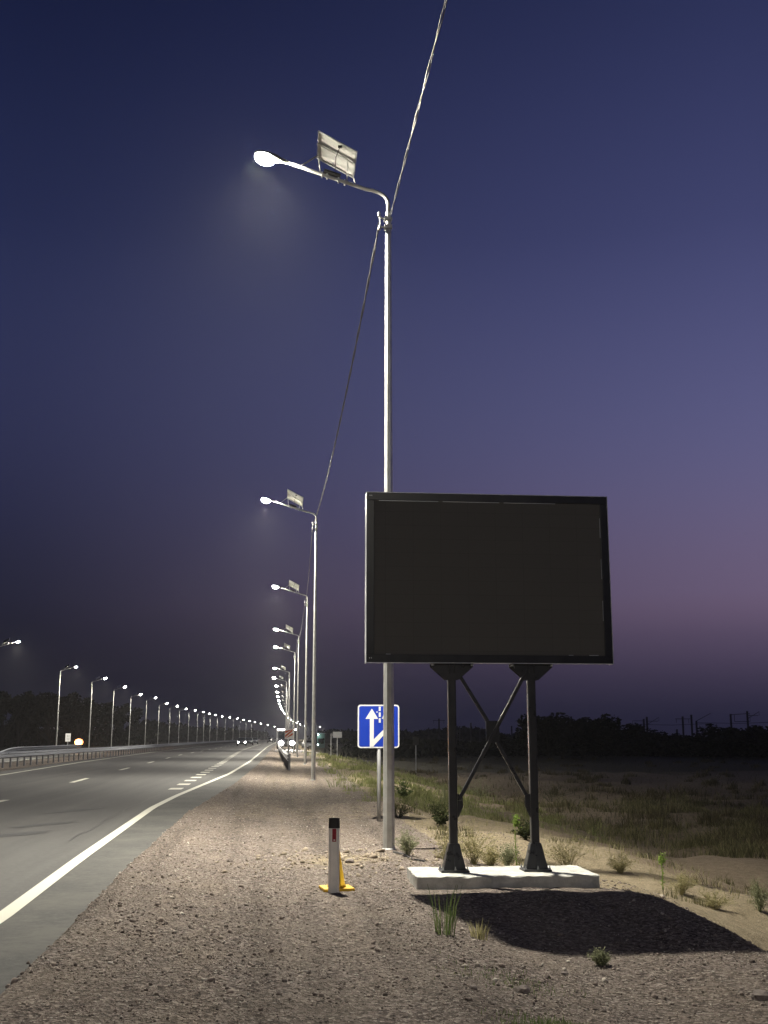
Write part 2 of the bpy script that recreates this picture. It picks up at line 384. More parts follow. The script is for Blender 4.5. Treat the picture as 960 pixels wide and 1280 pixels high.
# ground sheet
xs = np.unique(np.concatenate([-np.geomspace(45, 2500, 26), np.arange(-45, -4, .55), np.arange(-4, 9, .06), np.arange(9, 30, .3), np.geomspace(30, 2500, 34)]))
ys = np.unique(np.concatenate([-np.geomspace(4, 200, 14), np.arange(-4, 4.5, .4), np.arange(4.5, 20, .06), np.arange(20, 60, .2), np.geomspace(60, 4000, 90)]))
X, Y = np.meshgrid(xs, ys); Z = ground_z(X, Y)
V = np.stack([X.ravel(), Y.ravel(), Z.ravel()], 1); nx, ny = len(xs), len(ys)
i = np.arange((ny - 1) * nx).reshape(ny - 1, nx)[:, :-1].ravel()
Fc = np.stack([i, i + 1, i + nx + 1, i + nx], 1)
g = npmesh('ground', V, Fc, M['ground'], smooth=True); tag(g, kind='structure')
x, y = V[:, 0], V[:, 1]; cr = crx(y); u = x - cr
sandm = smooth((u + .10) / .5) * smooth((5.2 - u) / 2)
sandm = np.maximum(sandm, .62 * np.exp(-(((x - .9) / 1.0) ** 2 + ((y - 14.9) / 1.2) ** 2)))
sandm = np.maximum(sandm, .40 * smooth((y - 20) / 3) * smooth((x - shx(y) - .4) / .6) * (u < 3))
fs = 7.6 + np.maximum(0, 27 - y) * .5
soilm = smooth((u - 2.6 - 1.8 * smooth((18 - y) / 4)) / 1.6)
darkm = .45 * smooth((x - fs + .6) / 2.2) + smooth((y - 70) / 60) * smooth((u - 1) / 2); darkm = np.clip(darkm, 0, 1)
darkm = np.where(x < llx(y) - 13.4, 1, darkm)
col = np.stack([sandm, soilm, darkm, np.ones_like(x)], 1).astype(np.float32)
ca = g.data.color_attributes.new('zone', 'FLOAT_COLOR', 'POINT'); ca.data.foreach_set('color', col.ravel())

# ------------------------------------------------------------------ road sheets
def strip(name, ys_, fa, fb, z, m, kind='structure'):
    ys_ = np.asarray(ys_, float); a = fa(ys_); b = fb(ys_); n = len(ys_)
    V = np.concatenate([np.stack([a, ys_, np.full(n, z)], 1), np.stack([b, ys_, np.full(n, z)], 1)])
    i = np.arange(n - 1); Fc = np.stack([i, i + n, i + n + 1, i + 1], 1)
    o = npmesh(name, V, Fc, m); tag(o, kind=kind); return o
RY = np.concatenate([np.arange(-40, 70, 1.0), np.geomspace(70, 1400, 90)])
strip('road', RY, lambda y: llx(y) - 1.0, lambda y: elx(y) + .05, 0.0, M['asphalt'])
strip('shoulder', RY, lambda y: elx(y) + .05, lambda y: np.maximum(shx(y), elx(y) + .4), 0.0, M['shoulder'])
strip('opposite_road', RY, lambda y: llx(y) - 12.6, lambda y: llx(y) - 4.4, 0.0, M['asphalt'])
lw = lambda y: np.where(y > 60, .10 + (y - 60) * .0003, .10)
strip('edge_line', RY, lambda y: elx(y) - .075, lambda y: elx(y) + .075, .004, M['paint'])
strip('left_edge_line', RY, lambda y: llx(y) - .09, lambda y: llx(y) + .09, .004, M['paint'])
strip('opposite_edge_line', RY, lambda y: llx(y) - 5.0, lambda y: llx(y) - 4.85, .004, M['paint'])
def dashes(name, segs, halfw):
    vs, fs = [], []
    for (xa, ya), (xb, yb) in segs:
        k = len(vs); vs += [(xa - halfw, ya, .004), (xa + halfw, ya, .004), (xb + halfw, yb, .004), (xb - halfw, yb, .004)]
        fs.append((k, k + 1, k + 2, k + 3))
    o = npmesh(name, np.array(vs), np.array(fs), M['paint']); tag(o, kind='structure')
a0 = on_z(8, 1000); a1 = on_z(109, 973); a2 = on_z(192, 952); a3 = on_z(225, 943.7)
CLY = [-50, a0.y, a1.y, a2.y, a3.y, 1500]; CLX = [a0.x, a0.x, a1.x, a2.x, a3.x, a3.x]
clx = lambda y: float(np.interp(y, CLY, CLX) + bend(y))
per = (on_z(193, 952).y - a0.y) / 3
segs = []
for k in range(-2, 60):
    e = a0.y + k * per; segs.append(((clx(e - 4.0), e - 4.0), (clx(e), e)))
dashes('lane_line', segs, .085)
b0 = on_z(218, 987); b1 = on_z(275, 955); b2 = on_z(300, 939)
BLY = [b0.y, b1.y, b2.y, 300]; BLX = [b0.x, b1.x, b2.x, b2.x]
segs = []; yv = b0.y
while yv < 260:
    bx = float(np.interp(yv, BLY, BLX) + bend(yv)); segs.append(((bx, yv), (bx, yv + 1.05))); yv += 3.15
dashes('merge_line', segs, .19)
for (o1, ya, yb) in ((-.5, 17, 31), (-3.3, 26, 52)):
    yq = np.arange(ya, yb, .5); wob = lambda y: .03 * np.sin(y * 1.7) + .02 * np.sin(y * 4.1)
    strip('road_seam', yq, lambda y: elx(y) + o1 + wob(y) - .014, lambda y: elx(y) + o1 + wob(y) + .014, .004, M['tar'])
# darker tar smears on the near lane
for (px, py, L_, W_) in ((55, 1031, 1.5, .18), (22, 1043, 1.3, .24), (95, 1013, 2.2, .16)):
    p = on_z(px, py); n = 22; bm = BM()
    d = (on_z(px + 40, py - 4) - on_z(px - 40, py + 4)); d.z = 0; d.normalize(); q = Vector((-d.y, d.x, 0))
    ring = [bm.verts.new(p + d * (math.cos(2 * math.pi * k / n) * L_ * .5 * random.uniform(.85, 1.1)) + q * (math.sin(2 * math.pi * k / n) * W_ * random.uniform(.8, 1.2)) + Vector((0, 0, .004))) for k in range(n)]
    bm.faces.new(ring); tag(obj('road_patch', bm, M['tar']), kind='structure')

# ------------------------------------------------------------------ loose gravel (beyond counting)
ICO = BM(); bmesh.ops.create_icosphere(ICO, subdivisions=1, radius=1); ICO.verts.ensure_lookup_table()
IV = np.array([v.co[:] for v in ICO.verts]); IF = np.array([[v.index for v in f.verts] for f in ICO.faces]); ICO.free()
def scatter_stones(name, x, y, size, m, flat=.75):
    n = len(x); z = ground_z(x, y)
    sc3 = size[:, None] * np.stack([rng.uniform(.7, 1.35, n), rng.uniform(.7, 1.35, n), rng.uniform(flat * .8, flat * 1.5, n)], 1)
    a = rng.uniform(0, 2 * np.pi, n); ca_, sa = np.cos(a), np.sin(a)
    P = IV[None] * (1 + rng.uniform(-.42, .42, (n, len(IV), 1))) * sc3[:, None, :]
    tilt = rng.uniform(-.4, .4, n)[:, None]
    P = np.stack([P[..., 0] * ca_[:, None] - P[..., 1] * sa[:, None], P[..., 0] * sa[:, None] + P[..., 1] * ca_[:, None], P[..., 2] + tilt * P[..., 0]], 2)
    P += np.stack([x, y, z + size * .15], 1)[:, None, :]
    Fc = (IF[None] + (np.arange(n) * len(IV))[:, None, None]).reshape(-1, 3)
    return npmesh(name, P.reshape(-1, 3), Fc, m)
n = 78000
u_ = rng.random(n); yy = 1 / (1 / 4.6 - u_ * (1 / 4.6 - 1 / 48))
s0 = shx(yy); xx = s0 - .03 + (crx(yy) + 1.6 - s0) * rng.random(n) ** 1.0
# thin fringe straying onto the asphalt
fr = rng.random(n) < .07; xx = np.where(fr, s0 - np.abs(rng.normal(0, .22, n)), xx)
size = np.clip(rng.lognormal(math.log(.0054), .5, n), .003, .024) * np.clip(yy / 9, .75, 1.0)
keep = (vnoise(xx, yy / 12, .55) + .8 * vnoise(xx, yy, .7) + .75 * rng.random(n) > .12) & ~((np.abs(xx - 2.5) < 1.1) & (np.abs(yy - 12.05) < .55))
tag(scatter_stones('gravel', xx[keep], yy[keep], size[keep], M['stone']), kind='stuff')
n = 260
xx = rng.normal(1.05, .62, n); yy = rng.normal(14.7, .75, n); keep = yy > 13.2
tag(scatter_stones('rubble', xx[keep], yy[keep], np.clip(rng.lognormal(math.log(.017), .55, n), .008, .05)[keep], M['rubble'], .75), kind='stuff')

# ------------------------------------------------------------------ street lamps
PB = on_z(486, 1062, -.10)                             # foot of the nearest lamp
P1 = Vector((PB.x, PB.y, -.10))
def loc1(px, py, dy): return at_y(px, py, P1.y + dy) - P1
def make_lamp():
    t = thing('street_lamp', '', 'street lamp', (0, 0, 0), 0, 'street lamps along the right verge')
    hz = loc1(350, 203, 0); bz = loc1(487, 240, 0).z
    ph = bz - .36
    bm = BM(); tube(bm, [(0, 0, -.4), (0, 0, 0), (0, 0, ph)], [.088, .088, .047], 8, phase=R(22.5)); obj('pole', bm, M['galv'], t)
    bm = BM(); lathe(bm, [(.10, -.05), (.10, .012), (.092, .02)], 12); obj('collar', bm, M['galv_dull'], t)
    path = [(0, 0, ph - .05), (0, 0, bz - .22)]
    for k in range(1, 8):
        u = k / 7; path.append((-.36 * u * u, 0, (bz - .22) * (1 - u) ** 2 + 2 * (bz - .01) * u * (1 - u) + (bz + .03) * u * u))
    sl = (hz.z + .02 - bz - .03) / 1.3
    for xq in (-.7, -1.2, -1.66): path.append((xq, 0, bz + .03 + sl * (-.36 - xq)))
    bm = BM(); tube(bm, path, [.034] * 3 + [.03] * 6 + [.028] * 3, 10); arm = obj('arm', bm, M['galv'], t, True)
    # luminaire: tapered housing following the arm, opal bowl below
    tilt = math.atan2(hz.z - bz, 1.66)
    Mh = Matrix.Translation((-1.86, 0, hz.z + .07)) @ Matrix.Rotation(tilt, 4, 'Y')
    bm = BM(); secs = []
    for xx_, hw, hh in ((.28, .032, .032), (.17, .05, .045), (.06, .11, .07), (-.10, .135, .075), (-.22, .11, .055), (-.27, .05, .02)):
        secs.append([bm.verts.new(Mh @ Vector((xx_, hw * math.cos(a), max(-.02, hh * math.sin(a))))) for a in [2 * math.pi * k / 12 for k in range(12)]])
    for a, b in zip(secs, secs[1:]):
        for k in range(12): bm.faces.new((a[k], a[(k + 1) % 12], b[(k + 1) % 12], b[k]))
    bm.faces.new(secs[0]); bm.faces.new(secs[-1][::-1]); bmesh.ops.recalc_face_normals(bm, faces=bm.faces)
    head = obj('lamp_head', bm, M['lamp_body'], t, True)
    bm = BM(); r_ = bmesh.ops.create_uvsphere(bm, u_segments=12, v_segments=6, radius=1)['verts']
    bmesh.ops.scale(bm, vec=(.165, .135, .10), verts=r_)
    bmesh.ops.translate(bm, vec=(-.09, 0, -.035), verts=r_); bmesh.ops.transform(bm, matrix=Mh, verts=r_)
    obj('lens', bm, M['lens'], head, True)
    ld = bpy.data.lights.get('road_light') or bpy.data.lights.new('road_light', 'AREA')
    ld.shape = 'DISK'; ld.size = .3; ld.spread = R(122); ld.energy = LAMP_W; ld.color = (1.0, .94, .81)
    lo = bpy.data.objects.new('lamp_light', ld); link(lo, t); lo.location = (-1.92, 0, hz.z - .12)
    ld2 = bpy.data.lights.get('road_light_wide') or bpy.data.lights.new('road_light_wide', 'AREA')
    ld2.shape = 'DISK'; ld2.size = .25; ld2.energy = 800; ld2.color = (1.0, .935, .78)
    lo = bpy.data.objects.new('lamp_light_wide', ld2); link(lo, t); lo.location = (-1.92, 0, hz.z - .11)
    # solar panel seen from below, over the arm
    q = [loc1(398.4, 163, -.22), loc1(447, 189.4, -.22), loc1(442.5, 223, .10), loc1(396.6, 198, .10)]
    nrm = (q[1] - q[0]).cross(q[3] - q[0]).normalized()
    if nrm.z < 0: nrm = -nrm
    bm = BM(); prism(bm, q, nrm * .012); pan = obj('solar_panel', bm, M['panel_back'], t)
    bm = BM(); qq = [p + (sum((p_ for p_ in q), Vector()) / 4 - p) * .05 + nrm * .0125 for p in q]; prism(bm, qq, nrm * .006); obj('solar_cells', bm, M['cell'], pan)
    bm = BM()
    for k in range(4):
        a, b = q[k], q[(k + 1) % 4]; d = (b - a).normalized(); s_ = d.cross(nrm).normalized()
        cpt = sum((p_ for p_ in q), Vector()) / 4
        if (cpt - a).dot(s_) < 0: s_ = -s_
        prism(bm, [a - nrm * .022, b - nrm * .022, b - nrm * .022 + s_ * .022, a - nrm * .022 + s_ * .022], nrm * .0215)
    obj('panel_frame', bm, M['alu'], pan)
    bm = BM()
    m0, m1 = (q[0] * .55 + q[3] * .45), (q[1] * .55 + q[2] * .45); tube(bm, [m0 - nrm * .035, m1 - nrm * .035], .013, 6)
    armz = lambda xx_: bz + .03 + sl * (-.36 - xx_)
    tube(bm, [(q[3].x - .28, 0, armz(q[3].x - .28)), (q[3].x, .05, q[3].z + .02), q[3] * .7 + q[0] * .3], .012, 6)
    tube(bm, [(q[2].x + .02, 0, armz(q[2].x)), q[2]], .012, 6)
    tube(bm, [(q[3].x + .05, 0, armz(q[3].x)), q[3] + Vector((.02, 0, 0))], .012, 6)
    tube(bm, [(q[2].x - .12, 0, armz(q[2].x - .12)), m1 * .8 + m0 * .2 - nrm * .03], .012, 6)
    obj('panel_bracket', bm, M['galv'], t)
    bm = BM(); bx = (q[3].x + q[2].x) / 2 - .06
    tube(bm, [(bx - .13, 0, armz(bx - .13) + .065), (bx + .13, 0, armz(bx + .13) + .065)], .045, 10); obj('battery', bm, M['black'], t)
    bm = BM(); c0 = q[0] * .42 + q[1] * .58; jb = c0 * .85 + (q[2] * .5 + q[3] * .5) * .15 - nrm * .02
    tube(bm, [jb, jb * .6 + Vector((bx, .0, armz(bx) + .11)) * .4 - nrm * .05, (bx + .05, 0, armz(bx) + .11)], .006, 5)
    box(bm, jb - Vector((.03, .02, .015)), jb + Vector((.03, .02, .015))); obj('panel_lead', bm, M['black'], t)
    for xx_ in (bx - .16, bx - .08, bx + .1, bx + .2):
        bm = BM(); box(bm, (xx_ - .012, -.036, armz(xx_) - .045), (xx_ + .012, .036, armz(xx_) + .03)); obj('arm_clamp', bm, M['galv'], arm)
    cz = ph - .18
    # cable clamp with two insulators near the top
    bm = BM(); box(bm, (-.065, -.06, cz - 0.10), (.055, .06, cz - 0.04)); box(bm, (-.065, -.06, cz + 0.04), (.055, .06, cz + 0.09))
    tube(bm, [(-.06, 0, cz - 0.07), (-.14, -.03, cz - 0.07)], .014, 6); tube(bm, [(-.06, 0, cz + 0.07), (-.15, -.02, cz + 0.10)], .014, 6); tube(bm, [(-.13, -.02, cz - 0.10), (-.14, -.02, cz + 0.14)], .012, 6)
    cl = obj('cable_clamp', bm, M['galv'], t)
    bm = BM(); lathe(bm, [(.014, 0), (.028, .02), (.018, .04), (.028, .06), (.012, .08)], 10, Matrix.Translation((-.15, -.02, cz + 0.10))); obj('insulator', bm, M['sign_grey'], cl, True)
    bm = BM(); lathe(bm, [(.014, 0), (.028, .02), (.018, .04), (.028, .06), (.012, .08)], 10, Matrix.Translation((-.14, -.03, cz - 0.13))); obj('insulator', bm, M['sign_grey'], cl, True)
    return t
LAMP_W = 1450
lamp = make_lamp()
lamp.location = P1
lamp['label'] = 'tall steel street lamp rising behind the dark display board, nearest in its row'
lamp_d = [42.4, 67.7, 95, 113.7, 149, 174, 202, 229, 256, 283, 310, 340, 370, 400, 440, 480, 530, 590, 650, 720, 800, 900]
pxs = {0: 391.5, 1: 381.5, 2: 371.5, 3: 367, 4: 360.5, 5: 357}
ORD = ['', 'second', 'third', 'fourth', 'fifth', 'sixth', 'seventh', 'eighth', 'ninth', 'tenth', 'eleventh', 'twelfth']
rights = [P1]
def make_far_lamp(src):
    t = src.copy(); C.objects.link(t)
    for ch in list(src.children):
        if ch.name.split('.')[0] not in ('pole', 'arm', 'lamp_head', 'solar_panel', 'lamp_light', 'lamp_light_wide'): continue
        c = ch.copy(); C.objects.link(c); c.parent = t
        for q in list(ch.children):
            if q.name.split('.')[0] == 'lens':
                d_ = q.copy(); C.objects.link(d_); d_.parent = c; d_.data = q.data.copy(); d_.data.materials[0] = M['far_lens']; cq = sum((v.co for v in d_.data.vertices), Vector()) / len(d_.data.vertices)
                for v in d_.data.vertices: v.co = cq + (v.co - cq) * 1.5  # lens blown up to stand for the glare of far lamps
    return t
far = make_far_lamp(lamp); far_used = []
def place_lamp(p, rz, label, d, group=None):
    if d < 150: return dup(lamp, p, rz, label, group=group)
    if not far_used:
        far_used.append(1); far.location = p; far.rotation_euler = (0, 0, rz); far['label'] = label
        if group: far['group'] = group
        return far
    return dup(far, p, rz, label, group=group)
for k, d in enumerate(lamp_d):
    if k in pxs: p = at_d(pxs[k], d)
    else: p = Vector((1.75 + float(bend(d)), d, 0))
    p.z = gz(p.x, p.y); rights.append(p)
    if k == 0: lab = 'second nearest lamp of the right row, standing left of the blue arrow sign'
    elif k < 9: lab = 'street lamp on the right verge, %s nearest in its row' % ORD[k + 1]
    else: lab = 'tiny far street lamp among those crowding the right row where the road vanishes'
    place_lamp(p, random.uniform(-.05, .05), lab, d)
p0 = Vector((P1.x + .15, P1.y - 27.0, -.1)); p0.z = gz(p0.x, p0.y)
back = dup(lamp, p0, 0, 'street lamp of the right row standing behind the viewpoint, holding the overhead cable')
for ch in back.children:
    if ch.type == 'LIGHT': ch.data = ch.data.copy(); ch.data.energy *= .55
rows = [(-100, 54), (-60, 81), (-13, 108), (70, 146), (111, 174), (139, 202), (161, 233), (181, 256), (197, 290), (211, 318), (223, 345), (235, 372)]
for k, (px, d) in enumerate(rows):
    p = at_d(px, d) if k > 1 else Vector((-25.4, d, 0)); p.z = gz(p.x, p.y)
    if k < 2: lab = 'street lamp of the left row standing outside the left edge of the view'
    elif k == 2: lab = 'lamp of the left row with only its arm and light inside the left edge'
    elif k == 3: lab = 'left row street lamp nearest the left edge, pole beside the small white sign'
    else: lab = 'street lamp beyond the left guard rail, %s pole from the left edge' % ORD[k - 3]
    place_lamp(p, math.pi + random.uniform(-.06, .06), lab, d, 'street lamps of the left row')
for d, px in ((398, 246), (425, 254), (450, 262), (480, 271), (515, 281), (550, 291), (590, 299), (640, 307), (690, 314), (760, 322), (840, 331), (930, 340)):
    p = at_d(px, d); p.z = gz(p.x, p.y)
    place_lamp(p, math.pi, 'tiny far street lamp in the left row where the road vanishes', d, 'street lamps of the left row')
# brighter clutch of lights at the far bend
for px, py, d in ((377, 908, 640), (386, 910, 700), (396, 913, 800), (403, 914, 860)):
    p = at_d(px, d); p.z = gz(p.x, p.y)
    place_lamp(p, 0, 'tiny far street lamp at the bend right of the rows, beside the green booth', d, 'street lamps at the far bend')

# ------------------------------------------------------------------ overhead cables, one span each
CZ = float(loc1(487, 240, 0).z) - .54
def span(a, b, sag, label, twist=True, r=.007):
    a = Vector(a); b = Vector(b); n = 70; bm = BM(); base = []
    for k in range(n + 1):
        u = k / n; p = a.lerp(b, u); p.z -= 4 * sag * u * (1 - u); base.append(p)
    for ph in ((0, math.pi) if twist else (0,)):
        pts = [p + (Vector((math.cos(k * 1.1 + ph), 0, math.sin(k * 1.1 + ph))) * .013 if twist else Vector()) for k, p in enumerate(base)]
        tube(bm, pts, r, 6)
    return tag(obj('overhead_cable', bm, M['cable']), label, 'cable', 'cable spans between the right row of lamps')
att = lambda p: p + Vector((-.14, -.02, CZ))
span(rights[0] + Vector((.03, -.06, CZ + .12)), p0 + Vector((.0, -.02, CZ)), .45, 'thick twisted overhead cable running from the nearest lamp up out of the frame')
names = ['thin cable hanging between the nearest lamp and the second one', 'thin cable sagging between the second and third lamps of the right row', 'cable between the third and fourth lamps of the right row', 'cable between the fourth and fifth lamps of the right row']
for k, nm in enumerate(names): span(att(rights[k]), att(rights[k + 1]), .55, nm, k == 0, .010 if k == 0 else .012)

# ------------------------------------------------------------------ concrete slab and display board
SZ = -.10
f0 = on_z(520, 1109, SZ); f1 = on_z(752, 1108, SZ)
ST = SZ + .108
k0 = on_z(505, 1084, ST); k1 = on_z(712, 1082, ST)
cx = (f0.x + f1.x) / 2; SW = f1.x - f0.x; fy = (f0.y + f1.y) / 2; by = (k0.y + k1.y) / 2
bm = BM(); box(bm, (-SW / 2, fy - (fy + by) / 2, -.12), (SW / 2, by - (fy + by) / 2, ST - SZ + .0), bev=.012)
bmesh.ops.subdivide_edges(bm, edges=[e for e in bm.edges if e.calc_length() > .4], cuts=24, use_grid_fill=True)
for v in bm.verts:
    if v.co.z > 0: v.co += Vector((random.gauss(0, .004), random.gauss(0, .006), random.gauss(0, .003)))
SC = Vector((cx, (fy + by) / 2, SZ))
slab = obj('concrete_base', bm, M['concrete'], loc=SC); tag(slab, 'pale concrete slab under the two feet of the display board', 'concrete slab', kind='thing')

YB = SC.y; T = Vector((SC.x, YB, ST + .002))
board = thing('display_board', 'large blank black display board on two dark braced posts', 'display board', T)
loc = lambda px, py, dy=0.0: at_y(px, py, YB + dy) - T
tl, tr, br_, bl = loc(458, 618, -.10), loc(757.5, 619.5, -.10), loc(766, 828, -.10), loc(459, 829, -.10)
x0, x1 = (tl.x + bl.x) / 2, (tr.x + br_.x) / 2; z1, z0 = (tl.z + tr.z) / 2, (bl.z + br_.z) / 2
fw = .085
bm = BM()
def bar(bm, lo, hi): box(bm, lo, hi, bev=.004)
bar(bm, (x0, -.11, z1 - fw), (x1, .06, z1)); bar(bm, (x0, -.11, z0), (x1, .06, z0 + fw))
bar(bm, (x0, -.108, z0 + fw + .001), (x0 + fw, .06, z1 - fw - .001)); bar(bm, (x1 - fw, -.108, z0 + fw + .001), (x1, .06, z1 - fw - .001))
fr = obj('frame', bm, M['board_frame'], board)
bm = BM()   # slim outer edge; lamplight on the frame sides put into a pale trim
e = .008
box(bm, (x0 - e, -.115, z0 - e), (x0 - .0015, .06, z1 + e)); box(bm, (x1 + .0015, -.115, z0 - e), (x1 + e, .06, z1 + e))
box(bm, (x0 - .001, -.115, z1 + .0015), (x1 + .001, -.06, z1 + e)); box(bm, (x0 - .001, -.115, z0 - e), (x1 + .001, -.06, z0 - .0015))
obj('lit_edge_trim', bm, M['board_edge'], fr)
# broken silver bead around the screen, bolts at the corners
def bead(nm, lo_, hi_):
    bm = BM(); box(bm, lo_, hi_); obj(nm, bm, M['board_edge'], fr)
zz = z1 - fw - .008
for a, b in ((.02, .28), (.30, .55), (.57, .80)): bead('bead_strip', (x0 + fw + (x1 - x0 - 2 * fw) * a, -.1035, zz), (x0 + fw + (x1 - x0 - 2 * fw) * b, -.0985, zz + .005))
for a, b in ((.05, .07), (.84, .86), (.93, .97)): bead('bead_strip', (x0 + fw + (x1 - x0 - 2 * fw) * a, -.1035, z0 + fw + .003), (x0 + fw + (x1 - x0 - 2 * fw) * b, -.0985, z0 + fw + .008))
for a in (.25, .5, .75): bead('bead_strip', (x1 - fw - .008, -.1035, z0 + (z1 - z0) * a), (x1 - fw - .004, -.0985, z0 + (z1 - z0) * (a + .12)))
for xx_ in (x0 + .03, x0 + .05):
    for zz_ in (z1 - .04, z0 + .04): bead('corner_screw', (xx_, -.1145, zz_), (xx_ + .008, -.1095, zz_ + .012))
bm = BM(); box(bm, (x0 + fw + .001, -.098, z0 + fw + .001), (x1 - fw - .001, .05, z1 - fw - .001)); obj('screen', bm, M['screen'], board)
bm = BM(); box(bm, (x0 + .08, .0605, z0 + .1), (x1 - .08, .13, z1 - .1), bev=.01); obj('rear_housing', bm, M['board_frame'], board)
PW = .046
feet = []
for px in (567.5, 669.5):
    xp = loc(px - .6, 1060).x; feet.append(xp)
    bm = BM(); box(bm, (xp - PW, -PW, .035), (xp + PW, PW, z0 + .25), bev=.018); post = obj('post', bm, M['post_black'], board)
    bm = BM(); box(bm, (xp - .155, -.13, 0), (xp + .155, .13, .022), bev=.004); pl = obj('foot_plate', bm, M['post_black'], post)
    bm = BM()
    for sx_ in (-1, 1):
        prism(bm, [(xp + sx_ * (PW + .001), -.01, .024), (xp + sx_ * .125, -.01, .024), (xp + sx_ * .118, -.01, .06), (xp + sx_ * (PW + .006), -.01, .30)], (0, .02, 0))
    for sy_ in (-1, 1):
        prism(bm, [(xp - .075, sy_ * (PW + .002), .023), (xp + .075, sy_ * (PW + .002), .023), (xp + .05, sy_ * (PW + .002), .30), (xp - .05, sy_ * (PW + .002), .30)], (0, sy_ * .012, 0))
        prism(bm, [(xp - .008, sy_ * (PW + .015), .024), (xp - .008, sy_ * .115, .024), (xp - .008, sy_ * (PW + .02), .29)], (.016, 0, 0))
    # sloping cover sheets closing the pedestal
    prism(bm, [(xp - .118, -.086, .024), (xp + .118, -.086, .024), (xp + .052, -.06, .295), (xp - .052, -.06, .295)], (0, .01, 0))
    prism(bm, [(xp - .125, -.08, .024), (xp - .125, .08, .024), (xp - .058, .05, .295), (xp - .058, -.05, .295)], (.008, 0, 0))
    prism(bm, [(xp + .125, -.08, .024), (xp + .125, .08, .024), (xp + .058, .05, .295), (xp + .058, -.05, .295)], (-.008, 0, 0))
    obj('foot_gusset', bm, M['post_black'], post)
    for bx_, by_ in ((-.135, -.11), (.135, -.11), (.135, .11), (-.135, .11), (0, -.115)):
        bm = BM(); lathe(bm, [(.012, .022), (.012, .04), (.006, .041), (.006, .06)], 8, Matrix.Translation((xp + bx_, by_, 0))); obj('anchor_bolt', bm, M['galv_dull'], post)
    # head bracket: plates with sloping wings under the frame
    bm = BM()
    prism(bm, [(xp - .24, -PW - .004, z0 - .012), (xp + .24, -PW - .004, z0 - .012), (xp + .24, -PW - .004, z0 - .045), (xp + .075, -PW - .004, z0 - .19), (xp - .075, -PW - .004, z0 - .19), (xp - .24, -PW - .004, z0 - .045)], (0, -.008, 0))
    prism(bm, [(xp - .24, PW + .004, z0 - .012), (xp + .24, PW + .004, z0 - .012), (xp + .24, PW + .004, z0 - .045), (xp + .075, PW + .004, z0 - .19), (xp - .075, PW + .004, z0 - .19), (xp - .24, PW + .004, z0 - .045)], (0, .008, 0))
    for dx in (-.03, .03, -.2, .2): box(bm, (xp + dx - .005, -PW - .035, z0 - .11 if abs(dx) < .1 else z0 - .06), (xp + dx + .005, -PW - .0125, z0 - .013))
    box(bm, (xp - .25, -.085, z0 - .0115), (xp + .25, .05, z0 - .009))
    hb = obj('head_bracket', bm, M['post_black'], board)
    for dx in (-.225, .225):
        bm = BM(); lathe(bm, [(.016, 0), (.016, .022)], 6, Matrix.Translation((xp + dx, -.075, z0 - .036))); obj('bracket_bolt', bm, M['galv_dull'], hb)
# X brace with centre plate
ctr = loc(614.5, 914); cpx, cpz = (feet[0] + feet[1]) / 2, ctr.z
bm = BM(); prism(bm, [(cpx - .075, -.03, cpz + .10), (cpx - .055, -.03, cpz + .115), (cpx + .055, -.03, cpz + .115), (cpx + .075, -.03, cpz + .10), (cpx + .075, -.03, cpz - .11), (cpx + .055, -.03, cpz - .125), (cpx - .055, -.03, cpz - .125), (cpx - .075, -.03, cpz - .11)], (0, .012, 0)); obj('brace_plate', bm, M['post_black'], board)
lowz = loc(614, 1000).z
def brace(a, b, y_):
    bm = BM(); a = Vector(a); b = Vector(b); d = (b - a).normalized(); n_ = Vector((d.z, 0, -d.x)) * .02
    prism(bm, [a + n_, b + n_, b - n_, a - n_], (0, .03, 0))
    for v in bm.verts: v.co.y += y_
    bmesh.ops.bevel(bm, geom=list(bm.edges), offset=.005, segments=1, affect='EDGES'); obj('brace', bm, M['post_black'], board)
xl, xr = feet[0] + PW + .002, feet[1] - PW - .002
brace((xr + .0, 0, z0 - .07), (xl + .01, 0, lowz), -.062)                       # one unbroken diagonal in front
brace((xl, 0, z0 - .07), (cpx - .05, 0, cpz + .11), -.017); brace((cpx + .05, 0, cpz - .12), (xr - .01, 0, lowz), -.017)
for xa, sg in ((xl, 1), (xr, -1)):
    bm = BM(); prism(bm, [(xa, -.029, lowz + .07), (xa + sg * .06, -.029, lowz + .05), (xa + sg * .06, -.029, lowz - .07), (xa + sg * .015, -.029, lowz - .17), (xa, -.029, lowz - .19)], (0, .01, 0)); obj('gusset', bm, M['post_black'], board)

# ------------------------------------------------------------------ marker post, cone, signs
mz = lambda p: gz(p.x, p.y)
p = on_z(417, 1115, -.08); p.z = mz(p) - .005
mk = thing('marker_post', 'white roadside marker post with black top and small red reflector', 'marker post', p)
topz = at_y(417, 1022, p.y).z - p.z; hw = 6.6 * p.y / F
def mk_sec(z, w_): return [(-w_, -.012, z), (-w_ * .55, -.030, z), (w_ * .55, -.030, z), (w_, -.012, z), (w_ * .5, .034, z), (-w_ * .5, .034, z)]
def mk_body(bm, za, zb, wa, wb, grow=0.0, top_slope=0.0):
    a = [bm.verts.new((q[0] * (1 + grow), q[1] * (1 + grow), q[2])) for q in mk_sec(za, wa)]
    b = [bm.verts.new((q[0] * (1 + grow), q[1] * (1 + grow), q[2] - top_slope * (q[1] + .03))) for q in mk_sec(zb, wb)]
    bm.faces.new(a[::-1]); bm.faces.new(b)
    for k in range(6): bm.faces.new((a[k], a[(k + 1) % 6], b[(k + 1) % 6], b[k]))
bm = BM(); mk_body(bm, -.1, topz - .105, hw, hw * .98); obj('body', bm, M['marker_white'], mk)
bm = BM(); mk_body(bm, topz - .104, topz, hw, hw * .98, .02, .3); obj('top_band', bm, M['marker_black'], mk)
